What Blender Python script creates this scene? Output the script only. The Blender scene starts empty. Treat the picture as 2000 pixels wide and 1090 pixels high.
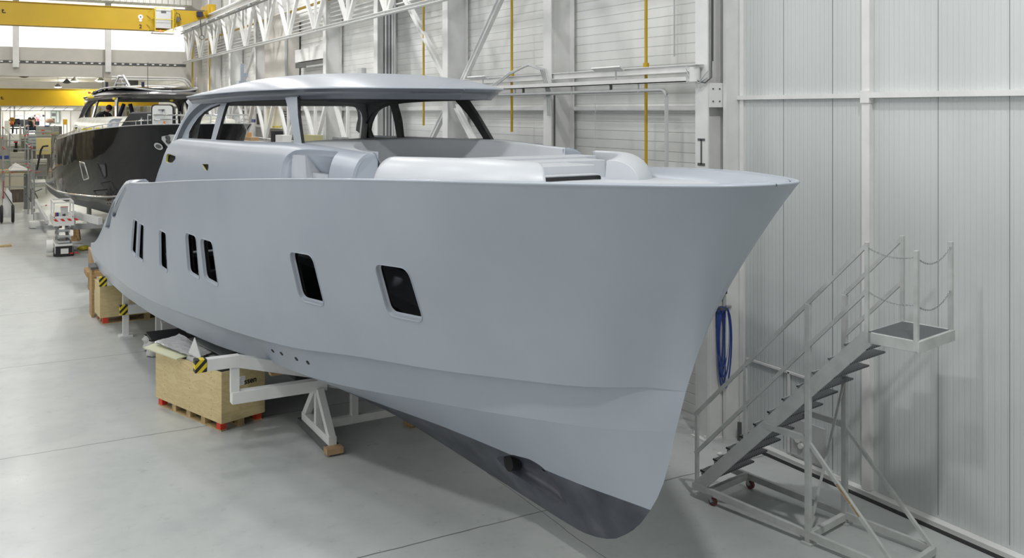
import bpy, bmesh, math, random
from mathutils import Vector, Matrix
from mathutils.geometry import delaunay_2d_cdt
PI = math.pi
random.seed(7)
SC = bpy.context.scene
COL = SC.collection
# ------------------------------------------------------------------ camera model (a level shift-lens camera)
F, EYE, TH, HY = 1800.0, 5.0, math.radians(29.54), 216.0
FW = (math.sin(TH), math.cos(TH)); RT = (math.cos(TH), -math.sin(TH))

def ray(px, py):
    k = (px-1000.0)/F
    return (FW[0]+RT[0]*k, FW[1]+RT[1]*k, (HY-py)/F)
def at(px, py, d):
    r = ray(px, py); return Vector((r[0]*d, r[1]*d, EYE+r[2]*d))
def at_y(px, py, y):
    r = ray(px, py); return at(px, py, y/r[1])
def at_x(px, py, x):
    r = ray(px, py); return at(px, py, x/r[0])
def at_z(px, py, z):
    r = ray(px, py); return at(px, py, (EYE-z)/-r[2])
def proj(P):
    d = P[0]*FW[0]+P[1]*FW[1]; l = P[0]*RT[0]+P[1]*RT[1]
    return (1000+F*l/d, HY+F*(EYE-P[2])/d)

# ------------------------------------------------------------------ materials
MATS = {}
def mat(name, col, rough=0.5, metal=0.0, var=0.0, scale=4.0, bump=0.0, bscale=30.0, coat=0.0, emit=None, estr=0.0, spec=0.5, stretch=None):
    if name in MATS: return MATS[name]
    m = bpy.data.materials.new(name); m.use_nodes = True
    nt = m.node_tree; b = nt.nodes['Principled BSDF']
    b.inputs['Base Color'].default_value = (*col, 1); b.inputs['Roughness'].default_value = rough
    b.inputs['Metallic'].default_value = metal; b.inputs['Coat Weight'].default_value = coat
    b.inputs['Specular IOR Level'].default_value = spec
    tc = None
    def coords():
        nonlocal tc
        if tc is None:
            tc = nt.nodes.new('ShaderNodeTexCoord')
        if stretch:
            mp = nt.nodes.new('ShaderNodeMapping'); mp.inputs['Scale'].default_value = stretch
            nt.links.new(tc.outputs['Object'], mp.inputs['Vector']); return mp.outputs['Vector']
        return tc.outputs['Object']
    if var > 0:
        n = nt.nodes.new('ShaderNodeTexNoise'); n.inputs['Scale'].default_value = scale; n.inputs['Detail'].default_value = 5
        nt.links.new(coords(), n.inputs['Vector'])
        r = nt.nodes.new('ShaderNodeValToRGB')
        r.color_ramp.elements[0].position = .3; r.color_ramp.elements[1].position = .7
        r.color_ramp.elements[0].color = (*[c*(1-var) for c in col], 1)
        r.color_ramp.elements[1].color = (*[min(1, c*(1+var)) for c in col], 1)
        nt.links.new(n.outputs['Fac'], r.inputs['Fac']); nt.links.new(r.outputs['Color'], b.inputs['Base Color'])
    if bump > 0:
        n = nt.nodes.new('ShaderNodeTexNoise'); n.inputs['Scale'].default_value = bscale; n.inputs['Detail'].default_value = 4
        nt.links.new(coords(), n.inputs['Vector'])
        bp = nt.nodes.new('ShaderNodeBump'); bp.inputs['Strength'].default_value = bump; bp.inputs['Distance'].default_value = .02
        nt.links.new(n.outputs['Fac'], bp.inputs['Height']); nt.links.new(bp.outputs['Normal'], b.inputs['Normal'])
    if emit:
        b.inputs['Emission Color'].default_value = (*emit, 1); b.inputs['Emission Strength'].default_value = estr
    MATS[name] = m
    return m
def N(m, t, **kw):
    n = m.node_tree.nodes.new(t)
    for k, v in kw.items(): setattr(n, k, v)
    return n
def L(m, a, b): m.node_tree.links.new(a, b)
def ramp(m, pts, interp='LINEAR'):
    r = N(m, 'ShaderNodeValToRGB'); r.color_ramp.interpolation = interp
    e = r.color_ramp.elements
    while len(e) < len(pts): e.new(.5)
    for k, (p, c) in enumerate(pts): e[k].position = p; e[k].color = (*c, 1) if len(c) == 3 else c
    return r

# ------------------------------------------------------------------ objects
def tag(o, label=None, cat=None, group=None, kind=None):
    if label: o['label'] = label
    if cat: o['category'] = cat
    if group: o['group'] = group
    if kind: o['kind'] = kind
    return o
def empty(name, loc, rz=0.0, label=None, cat=None, group=None):
    o = bpy.data.objects.new(name, None); COL.objects.link(o)
    o.location = loc; o.rotation_euler = (0, 0, rz); o.empty_display_size = .1
    return tag(o, label, cat, group)
def root_mat(o):
    while o.parent: o = o.parent
    return Matrix.Translation(o.location) @ Matrix.Rotation(o.rotation_euler.z, 4, 'Z')
def children(o): return [c for c in bpy.data.objects if c.parent == o]
KIDS = {}
def copy_tree(o, kids=None):
    if kids is None:
        kids = {}
        for c in bpy.data.objects:
            if c.parent: kids.setdefault(c.parent.name, []).append(c)
    c = o.copy(); COL.objects.link(c)
    for ch in kids.get(o.name, []):
        k = copy_tree(ch, kids); k.parent = c
    return c
def group_label(o, label, group=None):
    o['label'] = label
    if group: o['group'] = group
    return o

def frame_from(d, up=Vector((0, 0, 1))):
    d = Vector(d).normalized()
    if abs(d.dot(up)) > .999: up = Vector((0, 1, 0))
    x = d.cross(up).normalized(); z = x.cross(d).normalized()
    return x, d, z
class MB:
    "collects shapes in world coordinates and links them as one mesh object"
    def __init__(s): s.v = []; s.f = []; s.mi = []; s.sm = []
    def add(s, vs, fs, mi=0, sm=False):
        n = len(s.v); s.v += [Vector(p) for p in vs]
        for f in fs: s.f.append([i+n for i in f]); s.mi.append(mi); s.sm.append(sm)
        return s
    def box(s, a, b, mi=0):
        x0, y0, z0 = [min(a[i], b[i]) for i in range(3)]; x1, y1, z1 = [max(a[i], b[i]) for i in range(3)]
        return s.add([(x0,y0,z0),(x1,y0,z0),(x1,y1,z0),(x0,y1,z0),(x0,y0,z1),(x1,y0,z1),(x1,y1,z1),(x0,y1,z1)],
            [(0,3,2,1),(4,5,6,7),(0,1,5,4),(1,2,6,5),(2,3,7,6),(3,0,4,7)], mi)
    def obox(s, c, X, Y, Z, mi=0):
        "oriented box: centre and half-axis vectors"
        c, X, Y, Z = map(Vector, (c, X, Y, Z))
        vs = [c+X*i+Y*j+Z*k for k in (-1,1) for j in (-1,1) for i in (-1,1)]
        return s.add(vs, [(0,2,3,1),(4,5,7,6),(0,1,5,4),(1,3,7,5),(3,2,6,7),(2,0,4,6)], mi)
    def bar(s, p, q, w, h=None, up=Vector((0,0,1)), mi=0):
        "rectangular bar from p to q, w across, h along up"
        p, q = Vector(p), Vector(q); h = w if h is None else h
        x, d, z = frame_from(q-p, Vector(up))
        return s.obox((p+q)/2, x*w/2, (q-p)/2, z*h/2, mi)
    def ibeam(s, p, q, w, h, t, up=Vector((0,0,1)), mi=0):
        p, q = Vector(p), Vector(q); x, d, z = frame_from(q-p, Vector(up))
        s.obox((p+q)/2+z*(h/2-t/2), x*w/2, (q-p)/2, z*t/2, mi); s.obox((p+q)/2-z*(h/2-t/2), x*w/2, (q-p)/2, z*t/2, mi)
        return s.obox((p+q)/2, x*t*.4, (q-p)/2, z*(h/2-t), mi)
    def tube(s, pts, r, n=8, mi=0, closed=False):
        pts = [Vector(p) for p in pts]; m = len(pts); vs = []; fs = []
        up = Vector((0,0,1))
        for i, p in enumerate(pts):
            a = pts[i-1] if (i > 0 or closed) else pts[i]; b = pts[(i+1) % m] if (i < m-1 or closed) else pts[i]
            d = (b-a)
            if d.length < 1e-9: d = Vector((0,0,1))
            d.normalize()
            u2 = up if abs(d.dot(up)) < .95 else Vector((.3,1,0)).normalized()
            x = d.cross(u2).normalized(); z = x.cross(d)
            rr = r[i] if isinstance(r, (list, tuple)) else r
            vs += [p+x*rr*math.cos(2*PI*k/n)+z*rr*math.sin(2*PI*k/n) for k in range(n)]
        for i in range(m if closed else m-1):
            j = (i+1) % m
            for k in range(n): fs.append((i*n+k, i*n+(k+1) % n, j*n+(k+1) % n, j*n+k))
        s.add(vs, fs, mi, True)
        if not closed: s.add(vs[:n], [tuple(range(n))], mi); s.add(vs[-n:], [tuple(range(n-1,-1,-1))], mi)
        return s
    def cyl(s, p, q, r, n=16, mi=0): return s.tube([p, q], r, n, mi)
    def sphere(s, c, r, n=12, mi=0, sc=(1,1,1)):
        c = Vector(c); vs = []; fs = []; m = n//2
        for i in range(m+1):
            a = PI*i/m
            for k in range(n):
                b = 2*PI*k/n; vs.append(c+Vector((r*sc[0]*math.sin(a)*math.cos(b), r*sc[1]*math.sin(a)*math.sin(b), r*sc[2]*math.cos(a))))
        for i in range(m):
            for k in range(n): fs.append((i*n+k, (i+1)*n+k, (i+1)*n+(k+1) % n, i*n+(k+1) % n))
        return s.add(vs, fs, mi, True)
    def lathe(s, c, prof, n=20, mi=0, axis='z'):
        c = Vector(c); vs = []; fs = []
        for (r, h) in prof:
            for k in range(n):
                a = 2*PI*k/n; p = (r*math.cos(a), r*math.sin(a), h)
                if axis == 'x': p = (p[2], p[0], p[1])
                if axis == 'y': p = (p[0], p[2], p[1])
                vs.append(c+Vector(p))
        for i in range(len(prof)-1):
            for k in range(n): fs.append((i*n+k, i*n+(k+1) % n, (i+1)*n+(k+1) % n, (i+1)*n+k))
        return s.add(vs, fs, mi, True)
    def prism(s, poly, ext, mi=0):
        "closed polygon of world points extruded by the vector ext"
        poly = [Vector(p) for p in poly]; e = Vector(ext); n = len(poly)
        s.add(poly+[p+e for p in poly], [tuple(range(n-1,-1,-1)), tuple(range(n, 2*n))]+[(i, (i+1) % n, n+(i+1) % n, n+i) for i in range(n)], mi)
        return s
    def grid(s, rows, mi=0, sm=True, closed=False):
        m = len(rows[0]); vs = [p for r in rows for p in r]; fs = []
        for i in range(len(rows)-1):
            for k in range(m if closed else m-1):
                k2 = (k+1) % m; fs.append((i*m+k, i*m+k2, (i+1)*m+k2, (i+1)*m+k))
        return s.add(vs, fs, mi, sm)
    def build(s, name, mats, parent=None, local=False, bevel=0.0, auto=None):
        me = bpy.data.meshes.new(name)
        inv = root_mat(parent).inverted() if (parent is not None and not local) else Matrix()
        me.from_pydata([inv @ p for p in s.v], [], s.f)
        if not isinstance(mats, (list, tuple)): mats = [mats]
        for m in mats: me.materials.append(m)
        for p, i, k in zip(me.polygons, s.mi, s.sm): p.material_index = i; p.use_smooth = k
        me.update()
        o = bpy.data.objects.new(name, me); COL.objects.link(o)
        if parent is not None: o.parent = parent
        if bevel > 0:
            md = o.modifiers.new('bevel', 'BEVEL'); md.width = bevel; md.segments = 2; md.limit_method = 'ANGLE'; md.angle_limit = .7
        return o
def fix_normals(o):
    bm = bmesh.new(); bm.from_mesh(o.data); bmesh.ops.remove_doubles(bm, verts=bm.verts, dist=1e-5)
    bmesh.ops.recalc_face_normals(bm, faces=bm.faces); bm.to_mesh(o.data); bm.free(); return o

def text_mesh(name, body, size, origin, ux, uy, m, parent=None, depth=.004, align='LEFT', bold=0.0):
    "lettering as its own flat raised mesh; ux, uy = text axes"
    cu = bpy.data.curves.new(name, 'FONT'); cu.body = body; cu.size = size; cu.extrude = depth; cu.align_x = align; cu.offset = bold
    o = bpy.data.objects.new(name, cu); COL.objects.link(o)
    bpy.context.view_layer.update()
    dg = bpy.context.evaluated_depsgraph_get(); me = bpy.data.meshes.new_from_object(o.evaluated_get(dg))
    bpy.data.objects.remove(o); bpy.data.curves.remove(cu)
    ux, uy = Vector(ux).normalized(), Vector(uy).normalized(); uz = ux.cross(uy)
    M = Matrix(((ux.x, uy.x, uz.x, origin[0]), (ux.y, uy.y, uz.y, origin[1]), (ux.z, uy.z, uz.z, origin[2]), (0,0,0,1)))
    if parent is not None: M = root_mat(parent).inverted() @ M
    me.transform(M); me.materials.clear(); me.materials.append(m)
    ob = bpy.data.objects.new(name, me); COL.objects.link(ob)
    if parent is not None: ob.parent = parent
    return ob

# ------------------------------------------------------------------ 2-D panels mapped onto curved surfaces
def resample(poly, step):
    out = []
    for i, p in enumerate(poly):
        q = poly[(i+1) % len(poly)]; d = math.hypot(q[0]-p[0], q[1]-p[1]); k = max(1, int(math.ceil(d/step)))
        out += [(p[0]+(q[0]-p[0])*j/k, p[1]+(q[1]-p[1])*j/k) for j in range(k)]
    return out
def inside(p, poly):
    x, y = p; c = False; j = len(poly)-1
    for i in range(len(poly)):
        (xi, yi), (xj, yj) = poly[i], poly[j]
        if (yi > y) != (yj > y) and x < (xj-xi)*(y-yi)/(yj-yi)+xi: c = not c
        j = i
    return c
def round_poly(poly, r, n=5):
    "round the corners of a 2-D polygon; r may be a list"
    out = []; m = len(poly)
    for i in range(m):
        p = Vector(poly[i]); a = Vector(poly[i-1]); b = Vector(poly[(i+1) % m]); rr = r[i] if isinstance(r, (list, tuple)) else r
        da, db = (a-p), (b-p); k = min(rr, da.length*.48, db.length*.48)
        pa, pb = p+da.normalized()*k, p+db.normalized()*k
        for j in range(n+1):
            t = j/n; q = pa*(1-t)**2+p*2*t*(1-t)+pb*t*t; out.append((q.x, q.y))
    return out
def scale_poly(poly, f):
    cx = sum(p[0] for p in poly)/len(poly); cy = sum(p[1] for p in poly)/len(poly)
    return [(cx+(p[0]-cx)*f, cy+(p[1]-cy)*f) for p in poly]
def offset_poly(poly, d):
    "offset outwards by d (vertex normals)"
    n = len(poly); A = sum(poly[i][0]*poly[(i+1) % n][1]-poly[(i+1) % n][0]*poly[i][1] for i in range(n)); sg = 1 if A > 0 else -1
    out = []
    for i in range(n):
        a, p, b = Vector(poly[i-1]), Vector(poly[i]), Vector(poly[(i+1) % n])
        t = (b-a)
        if t.length < 1e-9: out.append(poly[i]); continue
        t.normalize(); out.append((p.x+t.y*d*sg, p.y-t.x*d*sg))
    return out
def surf_n(mp, u, v, e=.01):
    a = mp(u+e, v)-mp(u-e, v); b = mp(u, v+e)-mp(u, v-e); n = a.cross(b)
    return n.normalized() if n.length > 1e-12 else Vector((0,0,1))
def flip_for(mp, loop, out):
    u = sum(q[0] for q in loop)/len(loop); v = sum(q[1] for q in loop)/len(loop)
    return surf_n(mp, u, v).dot(Vector(out)) < 0
def panel(mb, outer, holes, mp, step, th, flip=False, mi=0, mi_in=1, ystep=None, mi_edge=None):
    "CDT-meshed panel with holes on the surface mp(u, v), thickened by th against the outward normal"
    ystep = ystep or step
    if not isinstance(flip, bool): flip = flip_for(mp, outer, flip)
    loops = [resample(outer, step)]+[resample(h, step) for h in holes]
    pts, edges = [], []
    for lp in loops:
        n0 = len(pts); pts += lp; edges += [(n0+i, n0+(i+1) % len(lp)) for i in range(len(lp))]
    xs = [p[0] for p in outer]; ys = [p[1] for p in outer]; bnd = list(pts)
    x = math.floor(min(xs)/step)*step
    while x < max(xs):
        y = math.floor(min(ys)/ystep)*ystep
        while y < max(ys):
            q = (x, y)
            if inside(q, loops[0]) and not any(inside(q, h) for h in loops[1:]):
                if min((abs(q[0]-b[0])/step)**2+(abs(q[1]-b[1])/ystep)**2 for b in bnd) > .2: pts.append(q)
            y += ystep
        x += step
    vs, _, fs, _, _, _ = delaunay_2d_cdt([Vector(p) for p in pts], edges, [], 0, 1e-6)
    keep = []
    for f in fs:
        c = (sum(vs[i].x for i in f)/3, sum(vs[i].y for i in f)/3)
        if inside(c, loops[0]) and not any(inside(c, h) for h in loops[1:]): keep.append(tuple(f))
    sg = -1 if flip else 1
    P = [mp(v.x, v.y) for v in vs]; Nn = [surf_n(mp, v.x, v.y)*sg for v in vs]
    fo = []
    for f in keep:
        a, b, c = P[f[0]], P[f[1]], P[f[2]]
        fo.append(f if (b-a).cross(c-a).dot(Nn[f[0]]) > 0 else f[::-1])
    mb.add(P, fo, mi, True)
    if th > 0:
        Q = [p-n*th for p, n in zip(P, Nn)]
        mb.add(Q, [f[::-1] for f in fo], mi_in, True)
        cnt = {}
        for f in fo:
            for a, b in ((f[0], f[1]), (f[1], f[2]), (f[2], f[0])): cnt[(a, b)] = cnt.get((a, b), 0)+1
        for (a, b) in cnt:
            if (b, a) not in cnt: mb.add([P[b], P[a], Q[a], Q[b]], [(0,1,2,3)], mi if mi_edge is None else mi_edge)
    return mb
def loop_sweep(mb, loop, rings, mp, flip=False, mi=0, cap=False):
    "rings = [(offset in the surface, height along the normal)] around a closed loop"
    rows = []
    if not isinstance(flip, bool): flip = flip_for(mp, loop, flip)
    for off, h in rings:
        lp = offset_poly(loop, off) if off else loop
        r = []
        for (u, v), (u0, v0) in zip(lp, loop):
            n = surf_n(mp, u0, v0)*(-1 if flip else 1); r.append(mp(u, v)+n*h)
        rows.append(r)
    mb.grid(rows, mi, True, True)
    if cap: mb.add(rows[-1], [tuple(range(len(rows[-1])))], mi)
    return rows
def interp(x, tab):
    "piecewise smooth (monotone-ish cubic) interpolation of [(x, y)]"
    if x <= tab[0][0]: return tab[0][1]
    if x >= tab[-1][0]: return tab[-1][1]
    for i in range(len(tab)-1):
        if tab[i][0] <= x <= tab[i+1][0]: break
    def sl(k):
        if k <= 0: return (tab[1][1]-tab[0][1])/(tab[1][0]-tab[0][0])
        if k >= len(tab)-1: return (tab[-1][1]-tab[-2][1])/(tab[-1][0]-tab[-2][0])
        a = (tab[k][1]-tab[k-1][1])/(tab[k][0]-tab[k-1][0]); b = (tab[k+1][1]-tab[k][1])/(tab[k+1][0]-tab[k][0])
        if a*b <= 0: return 0.0
        return 2*a*b/(a+b)
    h = tab[i+1][0]-tab[i][0]; t = (x-tab[i][0])/h
    return (2*t**3-3*t*t+1)*tab[i][1]+(t**3-2*t*t+t)*h*sl(i)+(3*t*t-2*t**3)*tab[i+1][1]+(t**3-t*t)*h*sl(i+1)
def solve_uv(px, py, mp, u, v, hu=.01):
    "surface point under a pixel (Newton)"
    for _ in range(40):
        a = proj(mp(u, v)); b = proj(mp(u+hu, v)); c = proj(mp(u, v+hu))
        ex, ey = px-a[0], py-a[1]
        j = ((b[0]-a[0])/hu, (c[0]-a[0])/hu, (b[1]-a[1])/hu, (c[1]-a[1])/hu); D = j[0]*j[3]-j[1]*j[2]
        if abs(D) < 1e-9: break
        du = (ex*j[3]-ey*j[1])/D; dv = (ey*j[0]-ex*j[2])/D
        k = min(1, 1.0/max(abs(du), abs(dv)*2, 1e-9)); u += du*k; v += dv*k
        if abs(ex)+abs(ey) < .02: break
    return (u, v)
# ================================================================== camera, view, light
cam_d = bpy.data.cameras.new('camera'); cam = bpy.data.objects.new('camera', cam_d); COL.objects.link(cam)
cam.location = (0, 0, EYE); cam.rotation_euler = (PI/2, 0, -TH)
cam_d.sensor_width = 36.0; cam_d.lens = 36.0*F/2000.0; cam_d.shift_y = -(545.0-HY)/2000.0
cam_d.clip_end = 300; SC.camera = cam
SC.view_settings.view_transform = 'Standard'; SC.view_settings.look = 'None'
SC.view_settings.exposure = 0.42; SC.view_settings.gamma = 1.0; SC.view_settings.use_curve_mapping = False

w = bpy.data.worlds.new('World'); SC.world = w; w.use_nodes = True
bg = w.node_tree.nodes['Background']; bg.inputs['Color'].default_value = (1.0, .985, .94, 1); bg.inputs['Strength'].default_value = 1.15

def lamp(loc, size, energy, col=(1, .98, .95), sy=None, rot=(0, 0, 0)):  # hall lamps, and the added fill lights as well
    l = bpy.data.lights.new('lamp_or_fill', 'AREA'); l.energy = energy; l.color = col; l.size = size
    if sy: l.shape = 'RECTANGLE'; l.size_y = sy
    o = bpy.data.objects.new('lamp_or_fill', l); COL.objects.link(o); o.location = loc; o.rotation_euler = rot
    return o
LAMP = .25
CW = (1.0, .985, .975)
for y, e in ((11.0, 330), (20.0, 600), (29.0, 850), (38.0, 800), (47.0, 420)): lamp((0.6, y, 12.4), .7, e*LAMP, CW)
for y, e in ((14.0, 420), (23.0, 980), (32.0, 1300), (41.0, 1100), (48.5, 600)): lamp((6.6, y, 12.4), .7, e*LAMP, CW)
lamp((5.4, 3.0, 12.4), .45, 1500*LAMP, CW); lamp((-1.2, 4.5, 12.4), .6, 1200*LAMP, CW); lamp((3.0, 6.5, 12.4), .6, 250*LAMP, CW)  # the last one is fill added to brighten the lounge backrest
for y, e in ((12.0, 420), (21.0, 480), (30.0, 600), (39.0, 700), (48.0, 300)): lamp((-4.0, y, 12.4), .7, e*LAMP, CW)
# unseen fill light added along the left wall for softer side light
lamp((-13.7, 13.0, 7.5), 36.0, 3300*LAMP, (.94, .97, 1.0), 7.0, (0, -PI/2, PI)).rotation_euler = (PI/2, 0, -PI/2)
for y in (57.0, 66.0, 75.0):
    for x in (-3.0, 5.0):
        pl_ = bpy.data.lights.new('pendant_light', 'POINT'); pl_.energy = 1000*LAMP; pl_.color = (1, .97, .9); pl_.shadow_soft_size = .3
        o = bpy.data.objects.new('pendant_light', pl_); COL.objects.link(o); o.location = (x, y, 6.7)

# ================================================================== materials
M = {}
M['white_steel'] = mat('white_steel', (.78, .785, .775), .45, var=.05, scale=3)
M['grey_steel'] = mat('grey_steel', (.50, .52, .52), .5, var=.06, scale=3)
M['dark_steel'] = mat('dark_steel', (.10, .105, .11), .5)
M['galv'] = mat('galvanised', (.45, .47, .48), .4, .7, var=.15, scale=8)
M['chrome'] = mat('chrome', (.75, .76, .77), .15, 1.0)
M['alu'] = mat('aluminium', (.62, .63, .64), .35, .8)
M['yellow'] = mat('crane_yellow', (.53, .345, .012), .42, var=.06, scale=.8)
M['yellow2'] = mat('pale_yellow', (.62, .50, .03), .45)
M['orange'] = mat('orange_plastic', (.75, .20, .03), .4)
M['red'] = mat('red_plastic', (.62, .03, .025), .4)
M['brightred'] = mat('bright_red_paint', (.72, .055, .03), .55)
M['black'] = mat('black_rubber', (.015, .015, .018), .6)
M['black_gloss'] = mat('black_gloss', (.012, .012, .014), .12)
M['white'] = mat('white_plastic', (.78, .78, .76), .4)
M['paper'] = mat('white_paper', (.80, .80, .78), .8)
M['blue'] = mat('blue_rubber', (.03, .07, .30), .4)
M['darkblue'] = mat('dark_blue_paint', (.018, .022, .06), .5)
M['timber'] = mat('timber', (.42, .27, .12), .7, var=.25, scale=6, stretch=(1, 1, 6))
M['wood_pale'] = mat('pallet_wood', (.47, .34, .17), .75, var=.2, scale=7, stretch=(6, 1, 1))
M['cardboard'] = mat('cardboard', (.42, .28, .15), .8, var=.08)
M['cream'] = mat('cream_enamel', (.74, .69, .52), .4)
M['skin'] = mat('skin', (.55, .30, .20), .55)
M['hair'] = mat('dark_hair', (.03, .02, .015), .6)
M['tshirt'] = mat('black_cotton', (.012, .012, .016), .85)
M['pink_shirt'] = mat('pink_cotton', (.62, .28, .30), .85)
M['tan_shirt'] = mat('tan_cotton', (.52, .36, .22), .85)
M['jeans'] = mat('dark_denim', (.03, .04, .08), .85)
M['olive'] = mat('olive_board', (.30, .28, .14), .6)

def plywood():
    m = mat('plywood', (.60, .46, .23), .6); b = m.node_tree.nodes['Principled BSDF']
    tc = N(m, 'ShaderNodeTexCoord'); mp = N(m, 'ShaderNodeMapping'); mp.inputs['Scale'].default_value = (1.2, 1.2, 5)
    L(m, tc.outputs['Object'], mp.inputs['Vector'])
    wv = N(m, 'ShaderNodeTexNoise'); wv.inputs['Scale'].default_value = 1.6; wv.inputs['Detail'].default_value = 6; wv.inputs['Distortion'].default_value = 2.5
    L(m, mp.outputs['Vector'], wv.inputs['Vector'])
    r = ramp(m, [(.36, (.68, .56, .31)), (.5, (.64, .52, .275)), (.56, (.59, .46, .23)), (.62, (.66, .53, .285))])
    L(m, wv.outputs['Fac'], r.inputs['Fac'])
    # knots
    vo = N(m, 'ShaderNodeTexVoronoi'); vo.inputs['Scale'].default_value = 5; vo.inputs['Randomness'].default_value = 1.0
    L(m, tc.outputs['Object'], vo.inputs['Vector'])
    k = ramp(m, [(0, (.30, .18, .09)), (.035, (.5, .34, .18)), (.06, (1, 1, 1))])
    L(m, vo.outputs['Distance'], k.inputs['Fac'])
    mx = N(m, 'ShaderNodeMixRGB', blend_type='MULTIPLY'); mx.inputs['Fac'].default_value = .8
    L(m, r.outputs['Color'], mx.inputs['Color1']); L(m, k.outputs['Color'], mx.inputs['Color2']); L(m, mx.outputs['Color'], b.inputs['Base Color'])
    return m
M['ply'] = plywood()

def hazard():
    m = mat('hazard_stripe', (.7, .55, .02), .5); b = m.node_tree.nodes['Principled BSDF']
    tc = N(m, 'ShaderNodeTexCoord'); sx = N(m, 'ShaderNodeSeparateXYZ'); L(m, tc.outputs['Object'], sx.inputs['Vector'])
    a = N(m, 'ShaderNodeMath', operation='ADD'); L(m, sx.outputs['X'], a.inputs[0]); L(m, sx.outputs['Z'], a.inputs[1])
    d = N(m, 'ShaderNodeMath', operation='SUBTRACT'); L(m, a.outputs[0], d.inputs[0]); L(m, sx.outputs['Y'], d.inputs[1])
    q = N(m, 'ShaderNodeMath', operation='SUBTRACT'); L(m, sx.outputs['X'], q.inputs[0]); L(m, sx.outputs['Z'], q.inputs[1])
    k = N(m, 'ShaderNodeMath', operation='MULTIPLY'); k.inputs[1].default_value = 7.5; L(m, q.outputs[0], k.inputs[0])
    fr = N(m, 'ShaderNodeMath', operation='FRACT'); L(m, k.outputs[0], fr.inputs[0])
    r = ramp(m, [(0, (.75, .58, .02)), (.5, (.02, .02, .02))], 'CONSTANT'); L(m, fr.outputs[0], r.inputs['Fac']); L(m, r.outputs['Color'], b.inputs['Base Color'])
    return m
M['hazard'] = hazard()

def floor_mat():
    m = mat('painted_concrete', (.5, .52, .52), .35); b = m.node_tree.nodes['Principled BSDF']
    tc = N(m, 'ShaderNodeTexCoord'); v = tc.outputs['Object']
    n1 = N(m, 'ShaderNodeTexNoise'); n1.inputs['Scale'].default_value = .55; n1.inputs['Detail'].default_value = 8; n1.inputs['Roughness'].default_value = .65; L(m, v, n1.inputs['Vector'])
    r1 = ramp(m, [(.30, (.42, .45, .448)), (.5, (.505, .53, .522)), (.72, (.565, .587, .577))]); L(m, n1.outputs['Fac'], r1.inputs['Fac'])
    n2 = N(m, 'ShaderNodeTexNoise'); n2.inputs['Scale'].default_value = 4.0; n2.inputs['Detail'].default_value = 8; n2.inputs['Roughness'].default_value = .75; L(m, v, n2.inputs['Vector'])
    r2 = ramp(m, [(.28, (.66, .66, .64)), (.42, (.98, .98, .98)), (1, (1.06, 1.06, 1.06))]); L(m, n2.outputs['Fac'], r2.inputs['Fac'])
    mx = N(m, 'ShaderNodeMixRGB', blend_type='MULTIPLY'); mx.inputs['Fac'].default_value = .7; L(m, r1.outputs['Color'], mx.inputs['Color1']); L(m, r2.outputs['Color'], mx.inputs['Color2'])
    # small dark chips
    vo = N(m, 'ShaderNodeTexVoronoi'); vo.inputs['Scale'].default_value = 1.7; L(m, v, vo.inputs['Vector'])
    r3 = ramp(m, [(0, (.3, .3, .3)), (.012, (.45, .45, .45)), (.03, (1, 1, 1))]); L(m, vo.outputs['Distance'], r3.inputs['Fac'])
    m2 = N(m, 'ShaderNodeMixRGB', blend_type='MULTIPLY'); m2.inputs['Fac'].default_value = .8; L(m, mx.outputs['Color'], m2.inputs['Color1']); L(m, r3.outputs['Color'], m2.inputs['Color2'])
    # slab joints: one along the hall, cross joints every 6 m
    sx = N(m, 'ShaderNodeSeparateXYZ'); L(m, v, sx.inputs['Vector'])
    nz = N(m, 'ShaderNodeTexNoise'); nz.inputs['Scale'].default_value = 1.5; L(m, v, nz.inputs['Vector'])
    def line(out, off, per, wdt):
        a = N(m, 'ShaderNodeMath', operation='SUBTRACT'); a.inputs[1].default_value = off; L(m, out, a.inputs[0])
        w2 = N(m, 'ShaderNodeMath', operation='MULTIPLY_ADD'); w2.inputs[1].default_value = .08; L(m, nz.outputs['Fac'], w2.inputs[0]); L(m, a.outputs[0], w2.inputs[2])
        p = N(m, 'ShaderNodeMath', operation='PINGPONG'); p.inputs[1].default_value = per/2; L(m, w2.outputs[0], p.inputs[0])
        c = N(m, 'ShaderNodeMath', operation='LESS_THAN'); c.inputs[1].default_value = wdt; L(m, p.outputs[0], c.inputs[0]); return c.outputs[0]
    lx = line(sx.outputs['X'], 6.02, 8.0, .006); ly = line(sx.outputs['Y'], 20.45, 5.3, .011)
    mxl = N(m, 'ShaderNodeMath', operation='MAXIMUM'); L(m, lx, mxl.inputs[0]); L(m, ly, mxl.inputs[1])
    m3 = N(m, 'ShaderNodeMixRGB', blend_type='MIX'); L(m, mxl.outputs[0], m3.inputs['Fac']); L(m, m2.outputs['Color'], m3.inputs['Color1']); m3.inputs['Color2'].default_value = (.17, .18, .185, 1)
    L(m, m3.outputs['Color'], b.inputs['Base Color'])
    rr = ramp(m, [(.3, (.42,)*3), (.7, (.26,)*3)]); L(m, n1.outputs['Fac'], rr.inputs['Fac']); L(m, rr.outputs['Color'], b.inputs['Roughness'])
    bp = N(m, 'ShaderNodeBump'); bp.inputs['Strength'].default_value = .08; bp.inputs['Distance'].default_value = .01
    L(m, n2.outputs['Fac'], bp.inputs['Height']); L(m, bp.outputs['Normal'], b.inputs['Normal'])
    return m
M['floor'] = floor_mat()

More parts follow.
